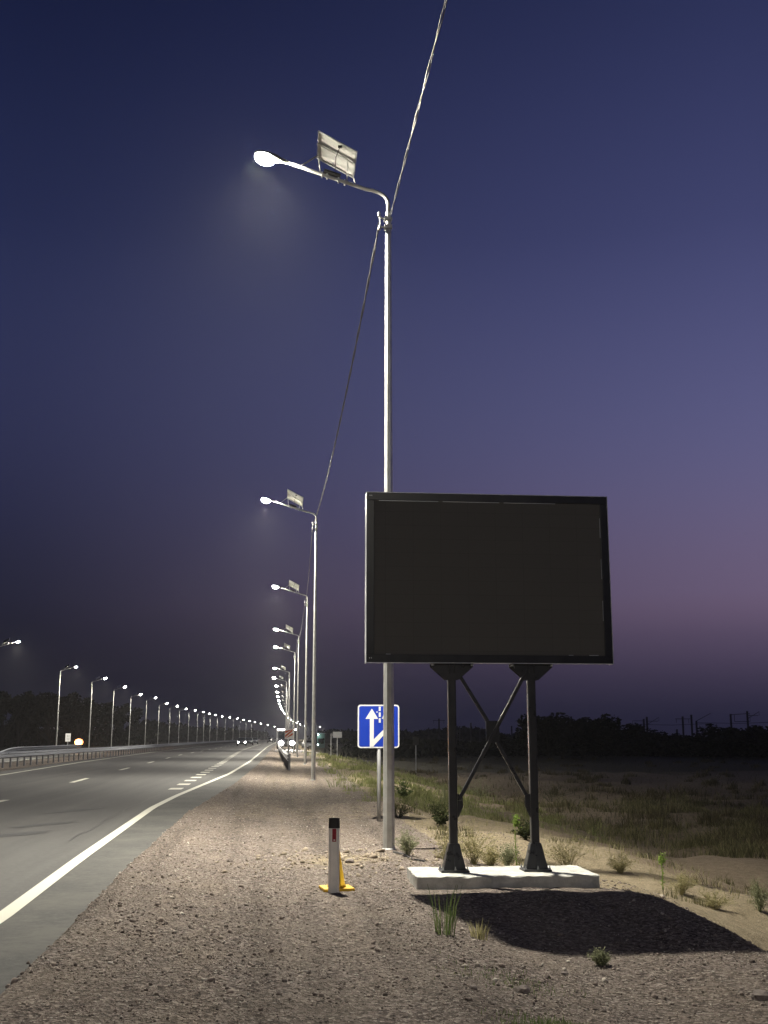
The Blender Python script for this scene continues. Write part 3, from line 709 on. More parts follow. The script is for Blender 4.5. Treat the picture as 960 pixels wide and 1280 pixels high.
bm = BM(); box(bm, (-.020, -.036, topz - .235), (.020, -.0305, topz - .108), bev=.002); rf = obj('reflector', bm, M['marker_red'], mk)
bm = BM(); box(bm, (-.008, -.0385, topz - .225), (.010, -.0365, topz - .213)); obj('reflector_stud', bm, M['sign_white'], rf)
p = on_z(421.5, 1112, -.085); p.y += .1; p.z = mz(p)
cone = thing('traffic_cone', 'plain yellow traffic cone half hidden behind the marker post', 'traffic cone', p, R(8))
chh = at_y(424, 1063, p.y).z - p.z; cb = 18.5 * p.y / F
bm = BM(); box(bm, (-cb, -cb, 0), (cb, cb, .03), bev=.008); obj('base', bm, M['yellow'], cone)
bm = BM(); lathe(bm, [(.098, .0305), (.098, .045), (.088, .05), (.03, chh - .01), (.024, chh)], 20); obj('cone_body', bm, M['yellow'], cone, True)

p = on_z(474, 1025, -.06); p.z = mz(p)
sg = thing('road_sign', 'square blue sign with white lane arrows, partly hidden by the nearest lamp pole', 'road sign', p)
lo = at_y(447, 935, p.y) - p; hi = at_y(499, 881, p.y) - p
sw, sh_ = hi.x - lo.x, hi.z - lo.z; scx, scz = (hi.x + lo.x) / 2, (hi.z + lo.z) / 2
bm = BM(); tube(bm, [(0, .05, -.3), (0, .05, hi.z - .05)], .038, 12); obj('post', bm, M['galv_dull'], sg, True)
plate = [(scx + a, 0, scz + b) for a, b in roundrect(sw, sh_, .055)]
bm = BM(); prism(bm, plate, (0, .01, 0)); pl = obj('plate', bm, M['sign_white'], sg)
bm = BM(); prism(bm, [(scx + a, -.003, scz + b) for a, b in roundrect(sw - .05, sh_ - .05, .04)], (0, .002, 0)); obj('blue_field', bm, M['sign_blue'], pl)
bm = BM()
def flat(poly): prism(bm, [(scx + (a - .5) * sw, -.006, scz + (b - .5) * sh_) for a, b in poly], (0, .002, 0))
flat([(.29, .03), (.385, .03), (.385, .67), (.29, .67)])
flat([(.185, .672), (.49, .672), (.34, .91)])
flat([(.386, .05), (.386, .20), (.628, .43), (.628, .30)])
flat([(.63, .30), (.63, .672), (.725, .672), (.725, .39)])
flat([(.575, .674), (.78, .674), (.68, .88)])
for b0_ in (.855, .72, .585): flat([(.505, b0_), (.552, b0_), (.552, b0_ + .10), (.505, b0_ + .10)])
flat([(.45, .815), (.475, .815), (.475, .845), (.45, .845)])
obj('arrow_symbol', bm, M['sign_white'], pl)
for zz_ in (scz - .25, scz + .2):
    bm = BM(); box(bm, (-.05, .0105, zz_), (.05, .10, zz_ + .03)); obj('sign_clamp', bm, M['galv_dull'], sg)

def small_sign(px, d, ztop, w_, h_, label, front, name='road_sign', stripes=False, dz=0, tilt=0):
    p = at_d(px, d); p.z = gz(p.x, p.y)
    t = thing(name, label, 'road sign', p, tilt)
    bm = BM(); tube(bm, [(0, .04, -.2), (0, .04, ztop - p.z - .03)], .032, 8); obj('post', bm, M['galv_dull'], t)
    c = ztop - p.z - h_ / 2
    bm = BM(); prism(bm, [(a, 0, c + b) for a, b in roundrect(w_, h_, .03)], (0, .012, 0)); pl = obj('plate', bm, front, t)
    return t, pl, c
zt = lambda py, d: CAMH + (922 - py) * d / F
d = 60; t, pl, c = small_sign(360.5, d, zt(911.5, d), .44, .52, 'small red and white striped obstacle plate at the start of the right guard rail', M['sign_white'], 'obstacle_sign')
for k in (-1.15, -.35, .45):
    bm = BM(); o_ = k * .26; poly = [(-.20, o_ - .12 + .02), (.20, o_ + .22 + .02), (.20, o_ + .35 + .02), (-.20, o_ + .01 + .02)]
    cl = [(a, max(-.245, min(.245, b))) for a, b in poly]; prism(bm, [(a, -.004, c + b) for a, b in cl], (0, .0025, 0)); obj('red_stripe', bm, M['sign_red'], pl)
d = 97; small_sign(421.5, d, zt(915, d), .78, .5, 'small blank grey sign plate on a thin post in the grass beyond the lamps', M['sign_grey'])
d = 97; small_sign(414, d, zt(917, d), .22, .2, 'tiny grey plate just left of the blank grey sign in the grass', M['sign_grey'], tilt=.6)
d = 112; t, pl, c = small_sign(84, d, zt(917, d), .5, .78, 'upright white sign plate beyond the left guard rail, beside the orange light', M['sign_white'])
bm = BM()
for xx_ in (-.10, .06):
    for zz_ in (-.22, .04): prism(bm, [(xx_, -.004, c + zz_), (xx_ + .05, -.004, c + zz_), (xx_ + .05, -.004, c + zz_ + .18), (xx_, -.004, c + zz_ + .18)], (0, .0025, 0))
obj('faded_marks', bm, M['sign_grey'], pl)
d = 85; small_sign(520, d, zt(921, d), .42, .62, 'dim dark plate on a low post in the field, just right of the nearest lamp', M['mast'])

# ------------------------------------------------------------------ guard rails
def wbeam(bm, path, side):
    """double-wave beam swept along path; side = +1 shows its face to +x"""
    prof = [(0, -.155), (.03, -.14), (.075, -.10), (.075, -.06), (.012, -.02), (.012, .02), (.075, .06), (.075, .10), (.03, .14), (0, .155)]
    path = [Vector(p) for p in path]; rings = []
    for i, p in enumerate(path):
        d = (path[min(i + 1, len(path) - 1)] - path[max(i - 1, 0)]); d.z = 0; d.normalize(); q = Vector((d.y, -d.x, 0)) * side
        rings.append([bm.verts.new(p + q * a + Vector((0, 0, b))) for a, b in prof] + [bm.verts.new(p + q * (a - .012) + Vector((0, 0, b))) for a, b in prof[::-1]])
    n = len(rings[0])
    for a, b in zip(rings, rings[1:]):
        for k in range(n): bm.faces.new((a[k], a[(k + 1) % n], b[(k + 1) % n], b[k]))
    bm.faces.new(rings[0]); bm.faces.new(rings[-1]); bmesh.ops.recalc_face_normals(bm, faces=bm.faces)
GA = [on_z(-150, 985), on_z(0, 960), on_z(75, 952), on_z(137, 946)]
GY = [10] + [q.y for q in GA] + [1500]; GX = [GA[0].x + 0] + [q.x for q in GA] + [GA[3].x]
gxf = lambda y: float(np.interp(y, GY, np.clip(GX, -30, 0)) + bend(y))
rail = thing('guard_rail', 'long grey metal guard rail on many posts along the left side of the road', 'guard rail', (0, 0, 0))
gyv = list(np.concatenate([np.arange(30, 120, 4), np.geomspace(120, 520, 30)]))
bm = BM(); wbeam(bm, [(gxf(v), v, .60) for v in gyv], 1); obj('rail_beam', bm, M['rail'], rail, False)
bm = BM(); box(bm, (-.10, -.05, -.3), (-.02, .05, .74)); box(bm, (-.02, -.04, .50), (.0, .04, .70)); pm = obj('post', bm, M['rail_post'], rail)
yv = 38.0; pm.location = (gxf(yv), yv, 0); cnt = 1; rest = []
while yv < 420:
    yv += 1.55
    if cnt < 99:
        c_ = pm.copy(); C.objects.link(c_); c_.parent = rail; c_.location = (gxf(yv), yv, 0); cnt += 1
    else: rest.append(yv)
bm = BM()
for v in rest: box(bm, (gxf(v) - .10, v - .05, -.3), (gxf(v) - .02, v + .05, .74))
M['lit_rail'] = simple('lit_zinc_rail', (.78, .79, .80), .5, 0, .1, 2)  # paler copy of the zinc; lamp and sky reflections put into its colour
o_ = obj('distant_posts', bm, M['rail_post'], rail); o_['kind'] = 'stuff'
bm = BM()
for v in np.arange(40, 130, 6.2): box(bm, (gxf(v) + .076, v - .02, .66), (gxf(v) + .10, v + .02, .70))
obj('rail_bolts', bm, M['rail_post'], rail)
# low rail with a rounded end across the other carriageway
for (xa, ya, xb, yb, lab) in ((-18.9, 60, -19.3, 77.0, 'pale end piece of the far guard rail cut by the left edge of the view'), (-19.0, 79.0, -19.6, 118, 'pale guard rail across the far carriageway, behind the long left rail')):
    t = thing('guard_rail', lab, 'guard rail', (0, 0, 0)); n_ = 14
    pts = []
    for k in range(n_ + 1):
        u = k / n_; dz = -.45 * max(0, 1 - u * 6) if ya > 70 else -.45 * max(0, u * 6 - 5)
        pts.append((xa + (xb - xa) * u, ya + (yb - ya) * u, .62 + dz))
    bm = BM(); wbeam(bm, pts, 1); obj('rail_beam', bm, M['rail'], t)
    for k in range(1, n_, 2):
        bm = BM(); box(bm, (pts[k][0] - .1, pts[k][1] - .05, -.3), (pts[k][0] - .015, pts[k][1] + .05, .72 if 2 < k < n_ - 2 else pts[k][2] + .1)); obj('post', bm, M['rail_post'], t)
# right rail starting past the second lamp
t = thing('guard_rail', 'guard rail on the right of the road, its near end on a black tipped post', 'guard rail', (0, 0, 0))
e0 = on_z(360, 961); gr = lambda y: float(np.interp(y, [e0.y, e0.y + 25, e0.y + 70, 260], [e0.x, e0.x - .15, e0.x - .3, e0.x - .2]) + bend(y))
yvs = list(np.concatenate([np.arange(e0.y, 120, 3.0), np.geomspace(120, 420, 24)]))
bm = BM(); wbeam(bm, [(gr(v), v, .52) for v in yvs], -1); obj('rail_beam', bm, M['lit_rail'], t)
bm = BM(); box(bm, (-.02, -.06, -.3), (.08, .06, .70)); pm = obj('post', bm, M['rail_post'], t); pm.location = (gr(e0.y) + .03, e0.y, 0)
for k in range(1, 60):
    v = e0.y + k * 3; c_ = pm.copy(); C.objects.link(c_); c_.parent = t; c_.location = (gr(v) + .03, v, 0)

# ------------------------------------------------------------------ vehicles
def make_car(label, p, rotz, paint_m, lights, tail=False, group=None, on=True):
    """saloon; front faces -Y of its own frame"""
    t = thing('car', label, 'car', p, rotz, group)
    prof = [(-2.1, .35), (-2.15, .62), (-1.95, .80), (-.95, .95), (-.35, 1.38), (.75, 1.42), (1.45, 1.02), (2.05, .95), (2.15, .6), (2.1, .33)]
    bm = BM(); prism(bm, [(-.84, a, b) for a, b in prof], (1.68, 0, 0))
    for v in bm.verts:
        if v.co.z > 1.2: v.co.x *= .76
    bmesh.ops.bevel(bm, geom=list(bm.edges), offset=.05, segments=2, affect='EDGES'); obj('body', bm, paint_m, t, True)
    bm = BM(); prism(bm, [(-.68, -1.0, .99), (.68, -1.0, .99), (.58, -.43, 1.37), (-.58, -.43, 1.37)], (0, -.03, .02)); obj('windscreen', bm, M['glass'], t)
    bm = BM(); prism(bm, [(-.66, 1.44, 1.08), (.66, 1.44, 1.08), (.56, .83, 1.40), (-.56, .83, 1.40)], (0, .03, .02)); obj('rear_window', bm, M['glass'], t)
    for sx_ in (-1, 1):
        bm = BM(); prism(bm, [(sx_ * .83, -.85, .98), (sx_ * .83, 1.3, 1.0), (sx_ * .70, .75, 1.33), (sx_ * .70, -.4, 1.32)], (sx_ * .02, 0, .01)); obj('side_window', bm, M['glass'], t)
        for yy_ in (-1.35, 1.35):
            bm = BM(); lathe(bm, [(.31, -.1), (.33, -.06), (.33, .06), (.31, .1)], 18, Matrix.Translation((sx_ * .76, yy_, .32)) @ Matrix.Rotation(R(90), 4, 'Y')); wh = obj('wheel', bm, M['tyre'], t)
            bm = BM(); lathe(bm, [(.19, -.112), (.19, .112)], 14, Matrix.Translation((sx_ * .76, yy_, .32)) @ Matrix.Rotation(R(90), 4, 'Y')); obj('rim', bm, M['rim'], wh)
        bm = BM(); lathe(bm, [(.12, -.03), (.135, 0), (.12, .03)], 14, Matrix.Translation((sx_ * .6, -2.14, .66)) @ Matrix.Rotation(R(90), 4, 'X')); obj('headlight', bm, lights if on and not tail else M['alu'], t)
        bm = BM(); box(bm, (sx_ * .60 - .22, 2.08, .66), (sx_ * .60 + .22, 2.165, .88), bev=.01); obj('taillight', bm, M['taillight'] if tail else M['paint_red'], t)
    return t
p = at_d(98, 128); p.z = gz(p.x, p.y)
bc = thing('orange_light', 'glaring orange light shining just above the left guard rail', 'light', p)  # unknown orange source; the tripod lantern is a made-up stand-in
bm = BM()
for k in range(3):
    a = R(90 + 120 * k); tube(bm, [(0, 0, .55), (.38 * math.cos(a), .38 * math.sin(a), -.03)], .022, 6)
obj('tripod', bm, M['rail_post'], bc)
bm = BM(); lathe(bm, [(.10, .5), (.12, .52), (.12, .62), (.10, .64)], 14); obj('lamp_base', bm, M['black'], bc)
bm = BM(); lathe(bm, [(.20, .645), (.40, .74), (.50, 1.0), (.40, 1.26), (.12, 1.38)], 18); obj('globe', bm, M['orange_globe'], bc, True)  # globe oversized to stand for the glare
ld = bpy.data.lights.new('orange_glow', 'POINT'); ld.energy = 1500; ld.color = (1, .36, .09); ld.shadow_soft_size = .3
lo_ = bpy.data.objects.new('orange_glow', ld); link(lo_, bc); lo_.location = (.0, -.75, .95)
p = at_d(302, 205); make_car('far oncoming car on the road with white headlights', (p.x, p.y, 0), R(2), M['paint_dark'], M['headlight'])
for px, d, lab in ((311, 230, 'far car showing red tail lights just right of the oncoming white headlights'), (318, 260, 'second far car with red tail lights on the road ahead'), (338, 330, 'far red tail lights left of the lit truck'), (346, 380, 'farthest red tail lights against the left side of the lit truck')):
    p = at_d(px, d); make_car(lab, (p.x, p.y, 0), 0, M['paint_dark'], None, True, 'cars driving away with red tail lights')
p = at_d(385, 190); make_car('car with red tail lights parked right of the lit truck', (p.x, p.y, gz(p.x, p.y) + .02), R(-8), M['paint_white'], None, True)
# truck facing the camera with dazzling headlights and a lit roof strip
p = at_d(358, 150)
tk = thing('truck', 'truck with dazzling headlights and a bright roof strip beyond the right verge', 'truck', (p.x, p.y, gz(p.x, p.y) + .02), R(1))
bm = BM(); prism(bm, [(-1.2, -1.0, .45), (-1.2, -1.05, 1.3), (-1.2, -.8, 2.35), (-1.2, 1.0, 2.4), (-1.2, 1.0, .45)], (2.4, 0, 0)); bmesh.ops.bevel(bm, geom=list(bm.edges), offset=.06, segments=2, affect='EDGES'); obj('cab', bm, M['paint_dark'], tk)
bm = BM(); prism(bm, [(-1.05, -1.065, 1.4), (1.05, -1.065, 1.4), (1.0, -.86, 2.22), (-1.0, -.86, 2.22)], (0, .03, 0)); obj('windscreen', bm, M['glass'], tk)
bm = BM(); box(bm, (-1.22, 1.15, .8), (1.22, 7.5, 2.46), bev=.03); obj('cargo_box', bm, M['paint_white'], tk)
bm = BM(); box(bm, (-1.15, -1.14, .35), (1.15, -1.06, .62), bev=.02); obj('bumper', bm, M['black'], tk)
for sx_ in (-1, 1):
    bm = BM(); lathe(bm, [(.30, -.03), (.33, 0), (.30, .03)], 14, Matrix.Translation((sx_ * .74, -1.12, .82)) @ Matrix.Rotation(R(90), 4, 'X')); obj('headlight', bm, M['headlight'], tk)
    for yy_ in (-.2, 4.9, 6.2):
        bm = BM(); lathe(bm, [(.46, -.14), (.48, -.1), (.48, .1), (.46, .14)], 18, Matrix.Translation((sx_ * 1.02, yy_, .48)) @ Matrix.Rotation(R(90), 4, 'Y')); obj('wheel', bm, M['tyre'], tk)
bm = BM(); box(bm, (-1.25, -.82, 2.46), (1.25, -.62, 2.62), bev=.03); obj('roof_lights', bm, M['amber_strip'], tk)
ld = bpy.data.lights.new('truck_beam', 'SPOT'); ld.energy = 16000; ld.color = (1, .95, .9); ld.shadow_soft_size = .15; ld.spot_size = R(50); ld.spot_blend = 1
for sx_ in (-.74, .74):
    lo_ = bpy.data.objects.new('truck_beam', ld); link(lo_, tk); lo_.location = (sx_, -1.3, .82); lo_.rotation_euler = (R(88), 0, math.pi)
# green booth beyond
p = at_d(401, 300)
bt = thing('booth', 'narrow pale green booth with two small lights, far right of the truck', 'booth', (p.x, p.y, gz(p.x, p.y)))
bm = BM(); box(bm, (-1.0, -.9, -.3), (1.0, .9, 3.6), bev=.03)
obj('wall', bm, M['paint_green'], bt)
bm = BM(); prism(bm, [(-1.15, -1.05, 3.61), (1.15, -1.05, 3.61), (1.15, 1.05, 3.61), (-1.15, 1.05, 3.61)], (0, 0, .14)); obj('roof', bm, M['sign_grey'], bt)
bm = BM(); box(bm, (-.7, -.925, 1.2), (.7, -.905, 2.3)); obj('window', bm, M['glass'], bt)
for xx_, zz_ in ((-.75, 3.3), (-.8, .75)):
    bm = BM(); box(bm, (xx_ - .16, -1.0, zz_ - .12), (xx_ + .16, -.93, zz_ + .12)); obj('wall_light', bm, M['booth_light'], bt)
ld = bpy.data.lights.new('booth_glow', 'POINT'); ld.energy = 60; ld.color = (.8, 1, .95)
lo_ = bpy.data.objects.new('booth_glow', ld); link(lo_, bt); lo_.location = (-.75, -1.6, 3.0)

# ------------------------------------------------------------------ railway masts
def mast(px, d, ztop, style, label):
    p = at_d(px, d); p.z = gz(p.x, p.y)
    t = thing('railway_mast', label, 'railway mast', p, 0, 'overhead line masts beyond the field')
    h = ztop - p.z
    bm = BM(); box(bm, (-.16, -.16, -.3), (.16, .16, h)); obj('pole', bm, M['mast'], t)
    bm = BM()
    if style == 'R': tube(bm, [(0, 0, h - .9), (2.4, 0, h - .9)], .06, 6); tube(bm, [(0, 0, h - 1.6), (2.6, 0, h - .1), (2.6, 0, h - .9)], .06, 6)
    elif style == 'L': tube(bm, [(0, 0, h - .4), (-2.4, 0, h - .4), (-2.4, 0, h - 1.6)], .06, 6); tube(bm, [(0, 0, h - 1.6), (-2.6, 0, h - 1.7)], .06, 6)
    elif style == 'T': tube(bm, [(-1.6, 0, h - .5), (1.6, 0, h - .5)], .07, 6); tube(bm, [(-1.4, 0, h - .5), (-1.4, 0, h - 1.3)], .05, 6); tube(bm, [(1.3, 0, h - .5), (1.3, 0, h - 1.4)], .05, 6)
    elif style == 'P': tube(bm, [(0, 0, h - .15), (4.2, 0, h + .1), (4.2, 0, h - 1.5), (.8, 0, h - 1.6)], .07, 6); tube(bm, [(.8, 0, h - .1), (.8, 0, h - 1.6)], .06, 6)
    elif style == 'D': tube(bm, [(0, 0, h), (3.2, 0, h + 1.6)], .07, 6); tube(bm, [(0, 0, h - 2.5), (-.5, 0, h - 6)], .05, 6)
    obj('arm', bm, M['mast'], t); return p + Vector((0, 0, h))
MD = 240
mdefs = [(806, 899.5, 'L', 'railway mast with a left arm, first of a close pair above the scrub'), (810, 897, 'R', 'railway mast with a right bracket, second of the close pair above the scrub'),
         (855, 896.5, 'T', 'railway mast with a short crossbar, middle of the right skyline'), (866, 894.5, 'N', 'plain railway mast right of the crossbar mast'), (872, 902, 'D', 'short railway mast with an arm slanting up to the right'),
         (915.5, 893.5, 'P', 'railway mast carrying a square frame near the right edge'), (936.5, 890, 'R', 'tallest railway mast, nearest the right edge of the view'),
         (765, 899, 'L', 'left mast of the pair above the big dark tree'), (774.5, 899, 'N', 'right mast of the pair above the big dark tree'), (847, 912, 'N', 'thin short mast between the crossbar mast and the scrub')]
for a in mdefs: mast(a[0], MD, CAMH + (922 - a[1]) * MD / F, a[2], a[3])
for k, (px, py) in enumerate(((536, 910), (549, 899), (560, 911), (575, 908), (589, 904), (600, 911), (640, 908), (655, 906))):
    mast(px, 300, CAMH + (922 - py) * 300 / F, 'N' if k != 1 else 'T', 'far thin railway mast seen under the display board, %s from the left' % ['first', 'second', 'third', 'fourth', 'fifth', 'sixth', 'seventh', 'eighth'][k])
for k, (pa, pb, py) in enumerate(((790, 870, 906), (870, 960, 904))):
    bm = BM(); a = at_d(pa, MD - .5, CAMH + (922 - py) * MD / F); b = at_d(pb + 20, MD - .5, CAMH + (922 - py + 1) * MD / F)
    tube(bm, [a, (a + b) / 2 - Vector((0, 0, .25)), b], .045, 5); tag(obj('contact_wire', bm, M['mast']), ['railway wire between the left masts of the right skyline', 'railway wire running to the tallest mast at right'][k], 'wire')

# ------------------------------------------------------------------ trees
def crown_mesh(nleaf, rx, rz, z0_, leaf, seed):
    r = np.random.default_rng(seed)
    nb = 16; bc = np.stack([r.normal(0, .42, nb) * rx, r.normal(0, .42, nb) * rx, z0_ + rz * (.25 + .75 * r.random(nb) ** .8)], 1); bs = r.uniform(.22, .42, nb) * min(rx, rz)
    k = r.integers(0, nb, nleaf); dirs = r.normal(size=(nleaf, 3)); dirs /= np.linalg.norm(dirs, axis=1)[:, None]
    P = bc[k] + dirs * (bs[k] * r.random(nleaf) ** .45)[:, None]
    P[:, 2] = np.maximum(P[:, 2], z0_ * .6)
    a = r.normal(size=(nleaf, 3)); a /= np.linalg.norm(a, axis=1)[:, None]; b = np.cross(a, r.normal(size=(nleaf, 3))); b /= np.linalg.norm(b, axis=1)[:, None]
    s_ = (leaf * r.uniform(.6, 1.4, nleaf))[:, None]
    V = np.stack([P - a * s_, P + b * s_ * .6, P + a * s_, P - b * s_ * .6], 1).reshape(-1, 3)
    return V, np.arange(nleaf * 4).reshape(-1, 4), bc
def make_tree(label, p, rx, rz, z0_, leaf, nleaf, seed, cat='tree', name='tree', group='dark trees along the left', mat='leaf_dark'):
    t = thing(name, label, cat, p, 0, group)
    V, Fc, bc = crown_mesh(nleaf, rx, rz, z0_, leaf, seed); npmesh('crown', V, Fc, M[mat], t)
    bm = BM(); h = z0_ + rz * .5
    tube(bm, [(0, 0, -.4), (.05, 0, z0_ * .6), (0, .05, h)], [rx * .07, rx * .05, rx * .02], 8)
    for q in bc[:8]: tube(bm, [(0, 0, z0_ * .7), tuple(q)], [rx * .03, rx * .008], 5)
    obj('trunk', bm, M['bark'], t); return t
base = make_tree('', (0, 0, -50), 4.2, 7.2, 1.6, .30, 4200, 3)
low = make_tree('', (0, 0, -50), 3.6, 4.6, .5, .24, 3600, 4, 'bush', 'bush', 'dark bushes across the field')
lt = [(2, 215, 862), (22, 225, 869), (42, 240, 868), (60, 228, 864), (78, 250, 872), (97, 246, 879), (116, 258, 876), (134, 272, 878), (150, 290, 892), (166, 330, 905), (182, 350, 910)]
oth = ['leftmost', 'second', 'third', 'fourth', 'fifth', 'sixth', 'seventh', 'eighth', 'ninth', 'tenth', 'eleventh']
first = True
for k, (px, d, py) in enumerate(lt):
    p = at_d(px, d); p.z = gz(p.x, p.y); h = CAMH + (922 - py) * d / F - p.z; s_ = h / 10.2
    lab = 'dark tree in the wood behind the left lamp row, %s from the left edge' % oth[k]
    if first: base.location = p; base.rotation_euler.z = .3; base.scale = (s_ * 1.1,) * 2 + (s_,); base['label'] = lab; first = False
    else: dup(base, p, random.uniform(0, 6), lab, (s_ * 1.1, s_ * 1.1, s_))
rb = [(686, 128, 899), (704, 132, 893), (728, 136, 896), (750, 140, 904), (772, 150, 909), (795, 155, 914), (818, 158, 918), (842, 160, 921), (868, 155, 920), (892, 150, 916), (912, 142, 912), (926, 146, 907), (948, 140, 914), (968, 140, 910), (660, 150, 917), (638, 165, 919)]
first = True
desc = ['left flank of the tallest dark bush clump', 'tallest dark bush right of the display board', 'broad dark bush right of the tallest one', 'dark bush on the right shoulder of the clump', 'dark bush under the left mast pair', 'low dark bush left of the close mast pair', 'low dark bush below the close mast pair', 'low dark bush left of the crossbar mast', 'low dark bush below the short slanting mast', 'low dark bush left of the square frame mast', 'dark bush below the square frame mast', 'tall scraggy dark bush just right of the square frame mast', 'dark bush below the tallest mast', 'dark bush cut by the right edge of the view', 'small dark bush beside the right board post', 'low dark bush between the board posts']
for k, (px, d, py) in enumerate(rb):
    p = at_d(px, d); p.z = gz(p.x, p.y); h = CAMH + (922 - py) * d / F - p.z; s_ = h / 6.1
    if first: low.location = p; low.scale = (s_ * 1.25,) * 2 + (s_,); low['label'] = desc[k]; first = False
    else: dup(low, p, random.uniform(0, 6), desc[k], (max(s_, .8) * 1.5, max(s_, .8) * 1.5, s_))
# distant scrub that reads as one dark mass
def scrub(name, pts, n, hgt, leaf, mat):
    pts = [Vector(p) for p in pts]; V = []
    k = rng.integers(0, len(pts) - 1, n); u = rng.random(n)
    A = np.array([p[:] for p in pts]); P = A[k] * (1 - u)[:, None] + A[k + 1] * u[:, None]
    P[:, 0] += rng.normal(0, 3, n); P[:, 1] += rng.normal(0, 6, n)
    hh = hgt * (.55 + .9 * (vnoise(P[:, 0], P[:, 1], 9) + .5)); P[:, 2] = ground_z(P[:, 0], P[:, 1]) + hh * rng.random(n) ** .8
    a = rng.normal(size=(n, 3)); a /= np.linalg.norm(a, axis=1)[:, None]; b = np.cross(a, rng.normal(size=(n, 3))); b /= np.linalg.norm(b, axis=1)[:, None]
    s_ = (leaf * rng.uniform(.6, 1.5, n))[:, None]
    V = np.stack([P - a * s_, P + b * s_ * .7, P + a * s_, P - b * s_ * .7], 1).reshape(-1, 3)
    tag(npmesh(name, V, np.arange(n * 4).reshape(-1, 4), M[mat]), kind='stuff')
scrub('scrub', [at_d(470, 150), at_d(600, 170), at_d(700, 165), at_d(820, 165), at_d(1010, 150)], 16000, 1.7, .32, 'leaf_dark')
scrub('scrub', [at_d(-30, 225), at_d(40, 240), at_d(110, 262), at_d(175, 340)], 9000, 3.2, .34, 'leaf_dark')
scrub('distant_woods', [at_d(170, 460), at_d(250, 700), at_d(330, 1100)], 5000, 7, 1.1, 'leaf_dark')
scrub('distant_woods', [at_d(400, 560), at_d(520, 420), at_d(680, 400)], 6000, 4.5, .9, 'leaf_dark')

# ------------------------------------------------------------------ grass and weeds
def blades(x, y, h, w_, mat, name, lean=.35, kind='stuff', zf=ground_z):
    n = len(x); z = zf(x, y); a = rng.uniform(0, 2 * np.pi, n); dx, dy = np.cos(a), np.sin(a); ln = h * np.abs(rng.normal(0, lean, n)) + h * .1
    b = rng.uniform(0, 2 * np.pi, n); wx, wy = np.cos(b) * w_, np.sin(b) * w_
    B = np.stack([x, y, z - .02], 1); Wv = np.stack([wx, wy, 0 * x], 1)
    Mi = np.stack([x + dx * ln * .35, y + dy * ln * .35, z + h * .6], 1); Tp = np.stack([x + dx * ln, y + dy * ln, z + h], 1)
    V = np.stack([B - Wv, B + Wv, Mi + Wv * .7, Mi - Wv * .7, Tp], 1).reshape(-1, 3)
    k = np.arange(n)[:, None] * 5
    Fc = np.concatenate([np.concatenate([k, k + 1, k + 2], 1), np.concatenate([k, k + 2, k + 3], 1), np.concatenate([k + 3, k + 2, k + 4], 1)])
    o = npmesh(name, V, Fc, M[mat])
    if kind: tag(o, kind=kind)
    return o
def field(n, y0, y1, xf0, xf1, patch, thr):
    u_ = rng.random(n); yy = 1 / (1 / y0 - u_ * (1 / y0 - 1 / y1)); xx = xf0(yy) + (xf1(yy) - xf0(yy)) * rng.random(n)
    k = vnoise(xx, yy, patch) + .5 * vnoise(xx, yy, patch * .35) > thr - rng.random(n) * .25
    return xx[k], yy[k]
xx, yy = field(26000, 27, 120, lambda y: crx(y) - .5, lambda y: crx(y) + 6, 1.1, .30)
blades(xx, yy, rng.uniform(.04, .22, len(xx)) * np.clip(yy / 40, .8, 1.4), np.clip(yy * .00022, .004, .03), 'grass_green', 'verge_grass')
fst = lambda y: 8.0 + np.maximum(0, 27 - y) * .5
xx, yy = field(15000, 17, 150, fst, lambda y: fst(y) + 9 + y * .55, 2.2, .02)
blades(xx, yy, rng.uniform(.08, .36, len(xx)), np.clip(yy * .00025, .006, .04), 'grass_field', 'field_grass', .6)
def tussocks(n, per, y0, y1, xf0, xf1, patch, thr, rad, hgt, mat, name):
    cx_, cy_ = field(n, y0, y1, xf0, xf1, patch, thr); m = len(cx_); R_ = rng.uniform(.6, 1.4, m) * rad; H_ = rng.uniform(.5, 1.3, m) * hgt
    k = np.repeat(np.arange(m), per); a = rng.uniform(0, 2 * np.pi, m * per); q = rng.random(m * per) ** .5
    x = cx_[k] + np.cos(a) * q * R_[k]; y = cy_[k] + np.sin(a) * q * R_[k]; h = H_[k] * (1 - .75 * q * q) * rng.uniform(.6, 1.1, m * per)
    blades(x, y, h, np.clip(y * .0003, .005, .035), mat, name, .55)
tussocks(700, 60, 17, 45, fst, lambda y: fst(y) + 9, 2.6, .08, .5, .42, 'brush', 'near_brush')
tussocks(1300, 56, 17, 140, fst, lambda y: fst(y) + 9 + y * .55, 3.0, .06, .42, .46, 'grass_field', 'field_brush')
tussocks(420, 50, 27, 110, lambda y: crx(y) + .2, lambda y: crx(y) + 6.5, 2.0, .10, .32, .34, 'grass_green', 'verge_brush')
tussocks(140, 40, 14, 30, lambda y: crx(y) + .2, lambda y: crx(y) + 6.0, 1.2, .22, .22, .2, 'brush', 'dry_brush')
xx, yy = field(6000, 13.5, 30, lambda y: crx(y) + .3, lambda y: crx(y) + 5.5, 1.1, .32)
blades(xx, yy, rng.uniform(.04, .16, len(xx)), .004, 'weed_dry', 'dry_grass', .8)
# sparse green blades low in the right foreground
n = 1500; q = on_z(725, 1270, -.1); xx = rng.normal(q.x, .22, n); yy = rng.normal(q.y, .16, n)
blades(xx, yy, rng.uniform(.01, .045, n), .0025, 'weed_green', 'low_grass')
n = 350; q = on_z(640, 1205, -.1); xx = rng.normal(q.x, .22, n); yy = rng.normal(q.y, .2, n)
blades(xx, yy, rng.uniform(.01, .035, n), .0025, 'weed_green', 'low_grass')

